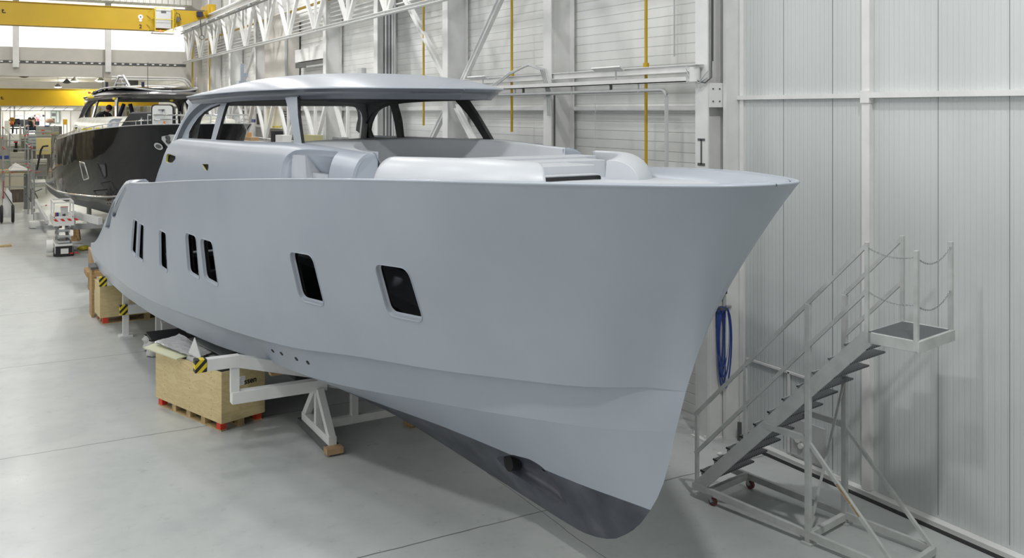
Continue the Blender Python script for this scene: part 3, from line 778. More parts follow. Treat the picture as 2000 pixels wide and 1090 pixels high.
for side in (1, -1):
    rows, rows2 = [], []
    for i_, (a, b2, c) in enumerate(zip(D0, D1, D2)):
        g_ = min(1, i_/8)
        A, B2, C_ = outer(a.x, a.y, side), outer(b2.x, b2.y, side), band(c.x, c.y, side); o_ = OUT(side)
        m1 = (A*.7+B2*.3)+o_*.012*g_; m2 = (A*.3+B2*.7)+o_*.016*g_
        rows.append([A-o_*.10, A, m1, m2, B2]); rows2.append([B2, B2-o_*.015+(C_-B2)*.06, B2*.62+C_*.38-o_*.055, B2*.28+C_*.72-o_*.05, B2*.22+C_*.78-o_*.02, C_+o_*.0, C_-o_*.06])
    f = MB(); f.grid(rows); f.build('roof_pillar', hullm, yacht)
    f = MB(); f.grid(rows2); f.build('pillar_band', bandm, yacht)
    # straight arch band forward along the underside of the roof
    rows = []
    for i in range(16):
        t = i/15; s_ = D2[0].x+(7.55-D2[0].x)*t; zb = D2[0].y+(5.20-D2[0].y)*t
        r = rb(s_); o_ = OUT(side); B2 = W(s_, side*(r-.05), interp(s_, R_E)+.02); C_ = band(s_, zb, side)
        rows.append([B2, B2*.6+C_*.4-o_*.03, B2*.28+C_*.72-o_*.03, B2*.22+C_*.78, C_, C_-o_*.08])
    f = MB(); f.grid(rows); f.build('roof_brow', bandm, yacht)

# side window surrounds (pillars), both sides
def PU(pts, s0=10): return [solve_uv(x, y, upper, s0, 4.8) for x, y in pts]
aftl = PU([(345,258),(350,247.5),(359,232),(366,216),(368,204),(366,194)], 11.8)
topy = 5.235
surround = [(7.02, 4.50), (12.5, 4.40)]+aftl+[(11.9, 5.24), (11.0, 5.255), (9, topy+.02), (7.66, topy)]
surround = order(surround)
w_aft = order(round_poly(PU([(368,273),(369.5,258),(377,244),(387,230),(399,218),(412,210),(425,205.2),(431,203.5),(419,245),(411,277.5),(389,277),(374,275)], 11), .02, 2))
w_fwd = order(round_poly(PU([(442.5,201),(475,195.5),(500,192.5),(525,190),(556,187.8),(565,222),(575,277.5),(500,278),(420,277.5),(431,240)], 8.5), .05, 3))
for side in (1, -1):
    mp = lambda u, w, sd=side: upper(u, w, sd)
    mb = MB(); panel(mb, surround, [w_aft, w_fwd], mp, .2, .05, flip=OUT(side), ystep=.1, mi_edge=1)
    mb.build('cabin_side', [hullm, laminate], yacht)
    # rolled lip round the arched window
    if side == 1 or side == -1:
        arch = PU([(366,262),(371,248),(382,231),(396,217.5),(412,206.5),(430,200),(475,191),(525,185.5),(565,183)], 11)
        f = MB(); f.tube([mp(u, w) for u, w in arch], .014, 8); f.build('window_lip', hullm, yacht)
# rear bulkhead with a big rounded opening
def bulk(u, w): return W(12.55+(w-4.5)*-.45, u, w)
ob = MB(); panel(ob, [(-1.86, 3.6), (1.86, 3.6), (1.72, 5.22), (1.2, 5.36), (0, 5.42), (-1.2, 5.36), (-1.72, 5.22)], [round_poly([(-1.70, 3.9), (1.70, 3.9), (1.60, 5.12), (-1.60, 5.12)], .34, 6)], bulk, .25, .08, flip=Vector((BA[0], BA[1], 0)))
ob.build('rear_bulkhead', [M['grey_steel'], M['grey_steel']], yacht)
# cabin sole so that the hull stays closed
sole = MB(); sole.add([W(7.3, 1.5, 4.0), W(7.3, -1.5, 4.0), W(12.4, -1.85, 3.75), W(12.4, 1.85, 3.75)], [(0,1,2,3)]); sole.build('cabin_sole', laminate, yacht)

# dash and coaming top round the U-shaped lounge
def well_s(b): return 5.0+1.95*math.sqrt(max(0, 1-(b/1.42)**2))**.9
def ctop(u, w): return W(u, w, zsill(max(4.95, min(u, 9)))+.045*(1-min(1, (abs(w)/1.5)**2))-.006)
bb = [1.42*math.sin(PI/2*i/14) for i in range(-14, 15)]
wellc = [(well_s(b), b) for b in bb]
wellc[0] = (4.95, -1.42); wellc[-1] = (4.95, 1.42)
poly = wellc+[(4.95, bsill(4.95)-.01), (5.8, bsill(5.8)-.01), (6.6, bsill(6.6)-.01), (7.4, bsill(7.4)-.01), (7.7, 1.55), (7.75, .8), (7.75, 0), (7.75, -.8), (7.7, -1.55), (7.4, -bsill(7.4)+.01), (6.6, -bsill(6.6)+.01), (5.8, -bsill(5.8)+.01), (4.95, -bsill(4.95)+.01)]
ct = MB(); panel(ct, order(poly), [], ctop, .16, .0, flip=Vector((0, 0, 1))); fix_normals(ct.build('coaming_top', decks, yacht))
wl = MB(); rows = []
for z0, off in ((.0, 0), (-.012, .025), (-.022, .035), (-.06, .055), (-.25, .22), (-.45, .46)):
    rows.append([ctop(s-off*.6, b*(1-off*.4))+Vector((0, 0, z0)) for s, b in wellc])
wl.grid(rows); wl.build('lounge_backrest', decks, yacht)
# dash ledge behind the windscreen down to the sole
dl = MB(); dl.add([ctop(7.75, b) for b in (-1.5, -.8, 0, .8, 1.5)]+[W(7.75, b, 4.0) for b in (1.5, .8, 0, -.8, -1.5)], [tuple(range(10))]); dl.build('dash_panel', laminate, yacht)
# forward arms of the lounge: swept bolsters curving round to the steps
ARM = [(4.3,1.46),(3.9,1.38),(3.55,1.24),(3.22,1.02),(3.0,.82),(2.86,.64),(2.78,.48)]
for side in (1, -1):
    rows = []
    pts = [Vector((interp(4.25-k*.0, [(0, 0), (9, 9)]), 0)) for k in (0,)]
    n = 22
    path = []
    for i in range(n+1):
        t = i/n*(len(ARM)-1); k = min(int(t), len(ARM)-2); f_ = t-k
        p0, p1, p2, p3 = [Vector(ARM[max(0, min(len(ARM)-1, k+d))]) for d in (-1, 0, 1, 2)]
        path.append(.5*((2*p1)+(p2-p0)*f_+(2*p0-5*p1+4*p2-p3)*f_*f_+(3*p1-p0-3*p2+p3)*f_**3))
    for i, p in enumerate(path):
        d = (path[min(n, i+1)]-path[max(0, i-1)]).normalized(); o = Vector((-d.y, d.x)) if side else None
        if o.y < 0: o = -o
        if o.x > 0 and abs(o.x) > abs(o.y): o = -o
        zt = 4.475+.03*math.sin(min(1, i/n)*PI) - .035*(i/n); zd = zsh(p.x)-.13; row = []
        wd = .30+.04*min(1, i/8)
        for j in range(10):
            a = PI/2*j/9; q = p+o*(wd*max(0.0, math.cos(a))**.9); row.append(W(q.x, side*q.y, zd+(zt-zd)*math.sin(a)**.95))
        q = p-o*.06; row.append(W(q.x, side*q.y, zt-.004)); row.append(W(q.x, side*q.y, zt-.03)); q = p-o*.10; row.append(W(q.x, side*q.y, 4.05))
        rows.append(row)
    f = MB(); f.grid(rows)
    f.add(rows[0], [tuple(range(len(rows[0])))]); f.add(rows[-1], [tuple(range(len(rows[-1])))])
    fix_normals(f.build('forward_bolster', decks, yacht))
# steps from the lounge down to the foredeck
for s0, s1, hw, zt, zb in ((4.05, 4.45, 1.25, 4.425, 4.0), (3.65, 4.05, 1.08, 4.395, 4.0), (3.10, 3.65, .50, 4.38, 4.0), (2.97, 3.10, .46, 4.285, 4.0)):
    f = MB(); f.prism([W(s0, hw, zb), W(s1, hw, zb), W(s1, -hw, zb), W(s0, -hw, zb)], (0, 0, zt-zb)); fix_normals(f.build('lounge_step', decks, yacht, bevel=.008))
f = MB(); hp = round_poly([(-.45, 4.12), (.45, 4.12), (.38, 4.27), (-.45, 4.27)], .03, 3)
f.prism([W(2.97, b, z) for b, z in hp], W(2.93, 0, 0)-W(2.97, 0, 0)); fix_normals(f.build('deck_hatch', M['black_gloss'], yacht))
fl = MB(); fl.add([W(3.6, 1.25, 4.06), W(3.6, -1.25, 4.06), W(7.2, -1.45, 4.06), W(7.2, 1.45, 4.06)], [(0,1,2,3)]); fl.build('lounge_floor', decks, yacht)
# bow thruster tunnel rim low on the forefoot and a loose cable seen in the forward window
f = MB(); cu = sum(q[0] for q in hollow)/len(hollow); cw = sum(q[1] for q in hollow)/len(hollow); rows = []
for k, (sc_, dp) in enumerate(((1, 0), (.9, .05), (.7, .10), (.4, .13), (.05, .14))):
    rows.append([bottom(cu+(u-cu)*sc_, cw+(w-cw)*sc_)+Vector((-BN[0], -BN[1], .35))*dp for u, w in hollow])
f.grid(rows, closed=True); f.build('thruster_hollow', hullm, yacht)
p = bottom(hollow[0][0]+.25, .55)
f = MB(); pa = bottom(*solve_uv(990, 905, bottom, 3.5, .6)); f.cyl(pa+Vector((-BN[0], -BN[1], 0))*.02, pa+Vector((-BN[0], -BN[1], 0))*.14, .10, 16); f.build('thruster_tunnel', inside_black, yacht)
uc, wc = solve_uv(790, 560, topside, 4, 1.0); pc = topside(uc, wc); inn = Vector((-BN[0], -BN[1], 0))*.25
f = MB(); pc = pc+inn; f.tube([pc+Vector((0,0,.42)), pc+Vector((.01,0,.1)), pc+Vector((0,.02,-.1)), pc+Vector((0,.0,-.5))], .006, 6)
f.tube([pc+Vector((0,.01,-.02)), pc+Vector((.03,-.05,-.06)), pc+Vector((.1,-.12,-.05)), pc+Vector((.2,-.2,-.12))], .008, 6); f.build('hanging_cable', M['grey_steel'], yacht)
# ================================================================== steel columns of the far side wall
ws, gs = M['white_steel'], M['grey_steel']
COLS = [10.80, 15.27, 19.9, 24.45, 29.0, 33.5, 38.05, 42.6, 47.2]
names = ['nearest white steel wall column, beside the pale panel wall', 'second white wall column, right of the two yellow pipes pair', 'third white wall column, braced on both sides behind the cabin roof',
         'fourth white wall column, carrying a bundle of dark cables', 'fifth white wall column, standing beyond the cable column', 'sixth white wall column beside the plain white wall box',
         'seventh white wall column, behind the lattice runway girder', 'eighth white wall column, thin and far behind the runway girder', 'farthest white wall column close to the gable glazing']
names[1] = 'second white wall column, standing between the two nearest yellow pipes'
for i, y in enumerate(COLS):
    if i == 5: continue
    c = empty('steel_column', (9.72, y, 0), 0, names[i], 'column', 'white steel wall columns')
    mb = MB(); mb.box((9.44, y-.14, 0), (9.465, y+.14, 13)); mb.box((9.955, y-.14, 0), (9.98, y+.14, 13)); mb.box((9.465, y-.012, 0), (9.955, y+.012, 13)); mb.build('column_section', ws, c)
    mb = MB(); mb.box((9.36, y-.155, 0), (10.02, y+.155, .03))
    for sx in (9.41, 9.97):
        for sy in (-.12, .12): mb.cyl((sx, y+sy, .03), (sx, y+sy, .08), .02, 8)
    mb.build('base_plate', ws, c)
    if i == 0:
        mb = MB(); mb.box((9.47, y-.155, 5.05), (9.86, y-.135, 5.42))
        mb.build('splice_plate', ws, c)
        for bx in (9.53, 9.66, 9.79):
            for bz in (5.14, 5.33):
                MB().cyl((bx, y-.156, bz), (bx, y-.17, bz), .012, 8).build('bolt', M['dark_steel'], c)
    if i == 1:
        mb = MB(); mb.box((9.50, y-.16, 3.0), (9.53, y-.14, 5.3)); mb.build('cable_strip', M['dark_steel'], c)
# corner post where the panel wall starts
mb = MB(); mb.box((9.72, 10.56, 0), (10.0, 10.63, 13)); mb.box((9.985, 10.50, 0), (10.0, 10.6, 13))
tag(mb.build('corner_post', ws), 'flat white corner post where the panel wall meets the nearest column', 'post')
# column cables of the nearest column
p = MB()
for k in range(4): p.tube([(9.485+.012*k, 10.63, 5.75), (9.485+.012*k, 10.625, 9), (9.485+.014*k, 10.63, 13)], .006, 5)
p.tube([(9.49, 10.63, 5.75), (9.46, 10.6, 5.5), (9.38, 10.65, 5.42), (9.33, 10.8, 5.45)], .012, 6)
tag(p.build('cable_bundle', M['dark_steel']), 'dark cables running up the nearest white column above the tray', 'cables')
p = MB(); p.box((9.50, 10.64, 5.6), (9.53, 10.66, 13)); tag(p.build('perforated_rail', ws), 'thin perforated white rail beside the cables on the nearest column', 'rail')
# vertical cable ladder between the third and fourth columns
lad = empty('cable_ladder', (9.5, 24.0, 0), 0, 'tall dark cable ladder with many cables left of the third column', 'cable ladder')
mb = MB()
for y in (23.35, 24.15): mb.box((9.55, y-.02, 0.5), (9.6, y+.02, 13))
for k in range(40): mb.box((9.56, 23.35, .6+k*.31), (9.58, 24.15, .63+k*.31))
mb.build('ladder_frame', gs, lad)
for k in range(9):
    MB().tube([(9.54, 23.42+k*.08, .5), (9.54, 23.42+k*.08, 5), (9.54, 23.42+k*.08, 13)], .018 if k % 2 else .028, 6).build('cable', M['dark_steel'] if k % 3 else gs, lad)
# diagonal braces
def brace(p, q, label, w=.12):
    mb = MB(); x, d, z = frame_from(Vector(q)-Vector(p), Vector((1, 0, 0)))
    mb.bar(p, q, w, .02, up=(1, 0, 0)); mb.bar(Vector(p)+x*w/2, Vector(q)+x*w/2, .02, .10, up=(1, 0, 0)); mb.bar(Vector(p)-x*w/2, Vector(q)-x*w/2, .02, .10, up=(1, 0, 0))
    return tag(mb.build('diagonal_brace', ws), label, 'brace', 'diagonal wall braces')
brace((9.6, 19.6, 5.35), (9.6, 15.4, 9.35), 'long white diagonal brace rising right from the cabin roof to the second column')
brace((9.6, 20.1, 5.7), (9.6, 24.3, 9.4), 'long white diagonal brace rising left from the third column behind the girder', .14)
brace((9.6, 19.6, 5.1), (9.6, 15.4, 1.4), 'white diagonal brace dropping right from the third column behind the windscreen')
brace((9.6, 20.1, 5.1), (9.6, 24.3, 1.4), 'white diagonal brace dropping left from the third column behind the windscreen')
brace((9.6, 38.5, 7.7), (9.6, 42.2, 5.1), 'far white diagonal brace beside the seventh column below the girder')
# ------------------------------------------------------------------ services on the wall
t = empty('cable_tray', (9.3, 11, 5.5), 0, 'long white perforated cable tray running along the columns', 'cable tray')
mb = MB(); mb.box((9.26, 10.95, 5.44), (9.36, 27.5, 5.455)); mb.box((9.26, 10.95, 5.44), (9.265, 27.5, 5.52)); mb.box((9.355, 10.95, 5.44), (9.36, 27.5, 5.5))
mb.build('tray', ws, t)
for y in (12.2, 14.2, 16.3, 18.3, 20.5): 
    mb = MB(); mb.box((9.30, y-.01, 5.3), (9.32, y+.01, 5.44)); mb.build('hanger', gs, t)
mb = MB(); mb.ibeam((9.5, 11.0, 5.66), (9.5, 27.5, 5.66), .1, .12, .012); tag(mb.build('side_rail', ws), 'white channel rail just above the long cable tray', 'rail')
for k, (y, lab) in enumerate(((13.1, 'wall lamp above the tray nearest the right yellow pipe'), (18.0, 'wall lamp above the tray next to the left yellow pipe'), (20.9, 'farthest wall lamp above the tray near the cabin roof'))):
    f = empty('wall_lamp', (9.35, y, 5.7), 0, 'slim white '+lab, 'lamp', 'slim lamps above the cable tray')
    MB().obox((9.33, y, 5.72), (.05, 0, -.03), (0, .42, 0), (.006, 0, .01)).build('lamp_hood', ws, f)
    mb = MB(); mb.bar((9.36, y-.2, 5.5), (9.36, y-.2, 5.7), .02); mb.bar((9.36, y-.2, 5.7), (9.33, y-.2, 5.74), .02); mb.build('lamp_arm', gs, f)
t = empty('pipe', (9.3, 11.4, 0), 0, 'thin grey pipe below the cable tray, bending down at its right end', 'pipe')
mb = MB(); mb.tube([(9.33, 30, 5.33), (9.33, 11.62, 5.33)]+[(9.33, 11.62-.12*math.sin(a), 5.21+.12*math.cos(a)) for a in (.4, .8, 1.2, PI/2)]+[(9.33, 11.5, .4)], .032, 10); mb.build('pipe_run', gs, t)
for y in (13.0, 16.0, 18.6): MB().box((9.31, y-.015, 5.33), (9.35, y+.015, 5.44)).build('pipe_clip', M['dark_steel'], t)
def vpipe(y, z0, z1, x, label, r=.028, m=None):
    o = empty('yellow_pipe', (x, y, z0), 0, label, 'pipe', 'yellow wall pipes')
    MB().cyl((x, y, z0), (x, y, z1), r, 10).build('pipe_run', m or M['yellow'], o)
    for z in (5.75,):
        if z0 < z < z1: MB().cyl((x, y, z-.05), (x, y, z+.05), r*1.9, 10).build('pipe_joint', m or M['yellow'], o)
vpipe(12.37, 0, 13, 9.6, 'yellow pipe nearest the pale panel wall, running down behind the bow deck')
vpipe(16.95, 4.55, 13, 9.6, 'yellow pipe ending above the foredeck, left of the second column')
vpipe(21.5, 4.62, 13, 9.6, 'yellow pipe seen through the windscreen left of the third column')
vpipe(36.95, 0, 8.6, 9.6, 'short yellow pipe below the girder beside the white wall box')
vpipe(46.3, 0, 8.4, 9.3, 'yellow pipe at the far end of the wall left of the antenna bracket', .03)
vpipe(50.6, 0, 8.4, 9.3, 'farthest yellow pipe beside the gable corner', .04)
o = empty('yellow_conduit', (9.6, 36, 8.6), 0, 'long yellow conduit running level behind the upper lattice girder', 'conduit')
MB().tube([(9.6, 22, 8.62), (9.6, 51.5, 8.62)], .05, 8).build('pipe_run', M['yellow'], o)
for k in range(6):
    tag(MB().tube([(9.62, 20, 7.75+.14*k), (9.62, 51.5, 7.75+.14*k)], .022, 6).build('wall_conduit', ws), 'thin white conduit on the far wall behind the lattice girder', 'conduit', 'thin white conduits in parallel')
# thin vertical conduits near the second bay
for k, (y, z0, lab) in enumerate(((16.1, 3, 'thin white conduit left of the second column'), (12.0, 5.9, 'thin grey conduit right of the nearest yellow pipe'), (14.3, 2.6, 'thin white pull cord hanging in the second wall bay'))):
    tag(MB().cyl((9.9, y, z0), (9.9, y, 13 if k < 2 else 5.4), (.022, .016, .005)[k], 6).build('wall_conduit', ws if k != 1 else gs), lab, 'conduit')
# curved hoses rising over the second column at the tray
mb = MB()
for k in range(3): mb.tube([(9.36, 17.3+.1*k, 5.5), (9.36, 16.6, 5.75+.02*k), (9.38, 15.9-.05*k, 5.92), (9.36, 15.4-.06*k, 5.8), (9.38, 15.2-.06*k, 5.4), (9.38, 15.15-.06*k, 4.9)], .018, 6)
tag(mb.build('hose_bundle', gs), 'grey hoses arching over the tray at the second column', 'hoses')
# junction box where tray meets the nearest column
jb = empty('junction_box', (9.36, 10.9, 5.5), 0, 'round white junction cluster at the end of the tray on the nearest column', 'junction box')
mb = MB(); mb.cyl((9.34, 10.84, 5.44), (9.34, 10.84, 5.66), .08, 14); mb.build('housing', ws, jb)
mb = MB(); mb.box((9.26, 10.72, 5.68), (9.42, 10.95, 5.70)); mb.tube([(9.34, 11.0, 5.6), (9.30, 10.9, 5.48), (9.34, 10.75, 5.42), (9.40, 10.62, 5.5)], .014, 6); mb.tube([(9.34, 11.05, 5.66), (9.28, 10.9, 5.52), (9.34, 10.72, 5.45), (9.41, 10.62, 5.6)], .01, 6); mb.build('cable', gs, jb)
# painted beam symbol on the nearest column
sg = MB(); sg.box((9.432, 10.72, 4.54), (9.441, 10.88, 4.575)); sg.box((9.432, 10.72, 4.16), (9.441, 10.88, 4.20)); sg.box((9.432, 10.785, 4.18), (9.441, 10.815, 4.56))
tag(sg.build('steel_bracket', M['dark_steel']), 'rusty black bracket shaped like a capital I on the nearest column', 'bracket')
# small meter boxes
tag(MB().box((9.45, 25.6, 5.9), (9.6, 25.95, 6.25)).build('wall_box', gs), 'small square grey box on the wall left of the cable ladder', 'box')
# white room box and grilles farther back on the wall
rm = empty('wall_shaft', (9.7, 35, 0), 0, 'tall plain white boxed-in shaft standing left of the roller shutter', 'shaft')
MB().box((9.45, 33.6, 0), (9.98, 36.5, 8.6)).build('shaft_body', M['wall_plain'], rm)
MB().box((9.43, 33.56, 0), (9.50, 33.62, 8.6)).build('corner_trim', gs, rm)
rs = empty('roller_shutter', (9.8, 31, 0), 0, 'half-rolled white shutter with a dark gap above the cabin roof', 'shutter')
MB().box((9.7, 29.3, 6.75), (9.95, 33.2, 7.2)).build('shutter_box', ws, rs); MB().box((9.72, 29.3, 6.55), (9.9, 33.2, 6.72)).build('dark_gap', M['dark_steel'], rs)
mb = MB(); mb.box((9.6, 29.3, 6.5), (9.9, 31.5, 6.56)); mb.build('guide_rail', gs, rs)
# ------------------------------------------------------------------ lattice runway girders
def lattice(name, label, z0, z1, ys, yend, ymin, rail):
    t = empty(name, (9.0, ys[0], z0), 0, label, 'lattice girder', 'lattice girders along the wall')
    mb = MB(); mb.ibeam((9.0, ymin, z0), (9.0, yend, z0), .16, .10, .016); mb.build('bottom_chord', ws, t)
    mb = MB(); mb.ibeam((9.0, ymin, z1), (9.0, yend, z1), .30, .30, .03); mb.build('top_chord', ws, t)
    for y in ys:
        for dy in (-1.42, 1.42):
            q = Vector((9.0, y+dy, z1-.12)); p = Vector((9.0, y+dy*.06, z0+.03))
            if q.y < ymin-.2 or q.y > yend+.2: continue
            MB().bar(p, q, .11, .11, up=(1, 0, 0)).build('diagonal', ws, t)
        MB().bar((9.0, y, z0+.04), (9.0, y, z1-.1), .08, .08, up=(1, 0, 0)).build('upright', ws, t)
    return t
ys = [49.9-3.05*k for k in range(0, 13)]
lt = lattice('lattice_girder', 'white lattice crane runway girder running high along the columns', 7.55, 9.35, ys, 51.6, 11.9, True)
mb = MB(); mb.box((8.95, 11.9, 9.5), (9.05, 51.6, 9.56)); mb.build('crane_rail', gs, lt)
pr = empty('power_rail', (8.8, 40, 9.1), 0, 'dark conductor rail hanging beside the upper lattice girder', 'rail')
MB().box((8.78, 24, 9.02), (8.82, 51, 9.08)).build('conductor', M['dark_steel'], pr)
for k in range(14): MB().box((8.79, 24.5+2*k, 9.05), (8.95, 24.53+2*k, 9.2)).build('bracket', gs, pr)
lattice('lattice_girder', 'white lattice girder seen low through the cabin windows', 3.92, 5.72, ys[:9], 51.6, 24.3, False)
low = bpy.data.objects['lattice_girder.001']
for yy in (25.0, 34.6, 43.8, 51.2): MB().box((8.94, yy-.06, 0), (9.06, yy+.06, 3.9)).build('support_leg', ws, low)

# ================================================================== overhead crane near
ya = M['yellow']
def crane(y, x0, x1, zb, zt, label, tip=None):
    c = empty('overhead_crane', (x0, y, zb), 0, label, 'crane', 'yellow overhead cranes')
    mb = MB(); mb.box((x0, y-.22, zb+.03), (x1, y+.22, zt-.02)); mb.box((x0, y-.30, zt-.02), (x1, y+.30, zt)); mb.build('box_girder', ya, c)
    mb = MB(); mb.box((x0, y-.36, zb), (x1, y+.36, zb+.03)); mb.build('bottom_flange', ya, c)
    return c
c1 = crane(45.0, -12, 7.05, 8.66, 9.68, 'yellow overhead crane girder numbered 2 in front of the bright glazing')
mb = MB(); mb.prism([(7.05, 44.78, 8.69), (9.0, 44.78, 9.42), (9.0, 44.78, 9.66), (7.05, 44.78, 9.66)], (0, .44, 0)); mb.build('tapered_end', ya, c1)
mb = MB(); mb.box((8.82, 44.2, 9.45), (9.18, 45.9, 9.95)); mb.box((8.9, 43.9, 9.5), (9.1, 44.2, 9.8)); mb.build('end_carriage', ya, c1, bevel=.02)
mb = MB(); mb.box((6.55, 44.35, 8.75), (7.22, 44.7, 9.62)); mb.build('control_cabinet', M['alu'], c1, bevel=.01)
mb = MB(); mb.box((6.78, 44.33, 9.44), (7.0, 44.355, 9.54)); mb.build('cabinet_grille', M['dark_steel'], c1)
mb = MB()
for x in (6.5, 7.28):
    mb.bar((x, 44.2, 8.60), (x, 44.2, 9.68), .035)
for z in (8.62, 9.15, 9.66): mb.bar((6.5, 44.2, z), (7.28, 44.2, z), .03); 
for z in (8.75, 9.2, 9.6): mb.bar((6.5, 44.2, z), (6.25, 44.6, z-.12), .03); mb.bar((7.28, 44.2, z), (7.5, 44.7, z), .03)
mb.build('cabinet_guard', M['yellow2'], c1)
mb = MB(); mb.box((6.4, 44.1, 8.50), (7.35, 44.75, 8.56)); mb.build('cabinet_platform', ws, c1)
MB().sphere((6.72, 44.1, 8.6), .05, 10).build('warning_light', mat('red_light', (.9, .1, .05), .3, emit=(1, .1, .03), estr=2.0), c1)
p = at_y(274.5, 33, 44.76)
MB().cyl((p.x, 44.755, p.z), (p.x, 44.78, p.z), .11, 20).build('dial_plate', M['white'], c1)
MB().cyl((p.x, 44.75, p.z), (p.x, 44.757, p.z), .035, 12).build('dial_hub', M['dark_steel'], c1)
MB().cyl((p.x, 44.755, p.z-.16), (p.x, 44.78, p.z-.16), .065, 16).build('small_dial_plate', M['white'], c1)
p = at_y(271.7, 55, 44.77); text_mesh('number_two', '2', .24, (p.x, 44.765, p.z), (1, 0, 0), (0, 0, 1), M['black'], c1, bold=.004)
p = at_y(3, 25, 44.77); text_mesh('weight_marking', 't.', .30, (p.x, 44.765, p.z), (1, 0, 0), (0, 0, 1), M['black'], c1, bold=.006)
mb = MB(); mb.tube([(7.5, 44.6, 9.5), (7.62, 44.6, 9.45), (7.68, 44.6, 9.2), (7.6, 44.6, 9.12), (7.5, 44.6, 9.3)], .02, 6); mb.box((7.5, 44.55, 9.1), (7.62, 44.65, 9.3)); mb.build('cable_hook', M['dark_steel'], c1)
mb = MB(); mb.box((8.4, 44.5, 9.4), (8.65, 44.75, 9.62)); mb.build('drive_motor', M['darkblue'], c1); 
mb = MB(); mb.tube([(8.55, 44.6, 9.4), (8.57, 44.6, 8.9), (8.62, 44.6, 8.5)], .025, 6); mb.tube([(8.62+.1*math.cos(a), 44.6, 8.42+.1*math.sin(a)) for a in [2*PI*k/12 for k in range(12)]], .02, 6, closed=True); mb.build('current_collector', M['dark_steel'], c1)
mb = MB(); mb.box((7.4, 44.9, 9.66), (8.8, 45.1, 9.72)); mb.build('cable_channel', M['dark_steel'], c1)
# far crane in the second hall
c2 = crane(58.0, -6.8, 8.7, 5.27, 6.22, 'yellow overhead crane girder in the second hall behind the dark boat')
mb = MB(); mb.box((8.7, 57.4, 5.7), (9.1, 58.9, 6.3)); mb.build('end_carriage', ya, c2, bevel=.02)
p = at_y(1.5, 194, 57.77); text_mesh('weight_marking', 't.', .28, (p.x, 57.765, p.z), (1, 0, 0), (0, 0, 1), M['black'], c2, bold=.006)
hb_ = MB(); hb_.box((6.9, 57.2, 6.2), (7.5, 57.8, 6.75)); hb_.cyl((7.2, 57.1, 6.5), (7.2, 57.2, 6.5), .2, 16); hb_.build('trolley', M['dark_steel'], c2, bevel=.03)
MB().cyl((8.2, 57.7, 6.0), (8.2, 57.4, 6.0), .14, 12).build('drive_motor', M['dark_steel'], c2)
# ================================================================== rolling access stairs beside the bow
SE = Vector((.190, -.982, 0)); SP = Vector((.982, .190, 0)); SA = Vector((8.22, 7.57, 0)); UPZ = Vector((0, 0, 1))
def S(a, q, z): return SA+SE*a+SP*q+UPZ*z
stg = mat('stair_paint', (.52, .54, .53), .45, var=.12, scale=5)
tread_m = mat('tread_grating', (.22, .235, .25), .45, .5); 
def grating(m, ax, per):
    b = m.node_tree.nodes['Principled BSDF']; tc = N(m, 'ShaderNodeTexCoord'); sx = N(m, 'ShaderNodeSeparateXYZ'); L(m, tc.outputs['Object'], sx.inputs['Vector'])
    d = N(m, 'ShaderNodeMath', operation='DIVIDE'); d.inputs[1].default_value = per; L(m, sx.outputs[ax], d.inputs[0]); fr = N(m, 'ShaderNodeMath', operation='FRACT'); L(m, d.outputs[0], fr.inputs[0])
    r = ramp(m, [(0, (.03, .032, .035)), (.45, (.04, .042, .045)), (.55, (.22, .235, .25)), (1, (.25, .265, .28))]); L(m, fr.outputs[0], r.inputs['Fac']); L(m, r.outputs['Color'], b.inputs['Base Color'])
grating(tread_m, 'X', .036)
st = empty('rolling_stairs', SA, 0, 'grey wheeled access stairs with a railed platform standing beside the bow', 'stairs')
wd = .80
for q in (0,):
    MB().prism([S(-1.66, q-.02, .19), S(-1.45, q-.02, .19), S(.77, q-.02, 2.44), S(.77, q-.02, 2.58), S(.68, q-.02, 2.58)], SP*.04).build('stringer', stg, st)
nT = 11
for k in range(nT):
    z = .38+k*.2; a = -1.44+k*.2
    mb = MB(); mb.obox(S(a+.02, wd/2, z), SE*.14, SP*(wd/2-.01), UPZ*.010)
    t = mb.build('tread', tread_m, st)
    mb = MB(); mb.obox(S(a-.11, wd/2, z-.02), SE*.004, SP*(wd/2-.025), UPZ*.035); mb.obox(S(a+.145, wd/2, z-.004), SE*.004, SP*(wd/2-.025), UPZ*.012); mb.build('tread_edge', M['grey_steel'], t)
# platform
pf = MB(); pf.obox(S(1.0, 0, 2.52), SE*.29, SP*.02, UPZ*.06); pf.obox(S(1.0, wd, 2.52), SE*.29, SP*.02, UPZ*.06); pf.obox(S(1.29, wd/2, 2.52), SE*.02, SP*(wd/2+.02), UPZ*.06); pf.obox(S(.72, wd/2, 2.52), SE*.02, SP*wd/2, UPZ*.05)
pf.build('platform_frame', stg, st, bevel=.004)
MB().obox(S(1.0, wd/2, 2.57), SE*.27, SP*(wd/2-.02), UPZ*.008).build('platform_grating', tread_m, st)
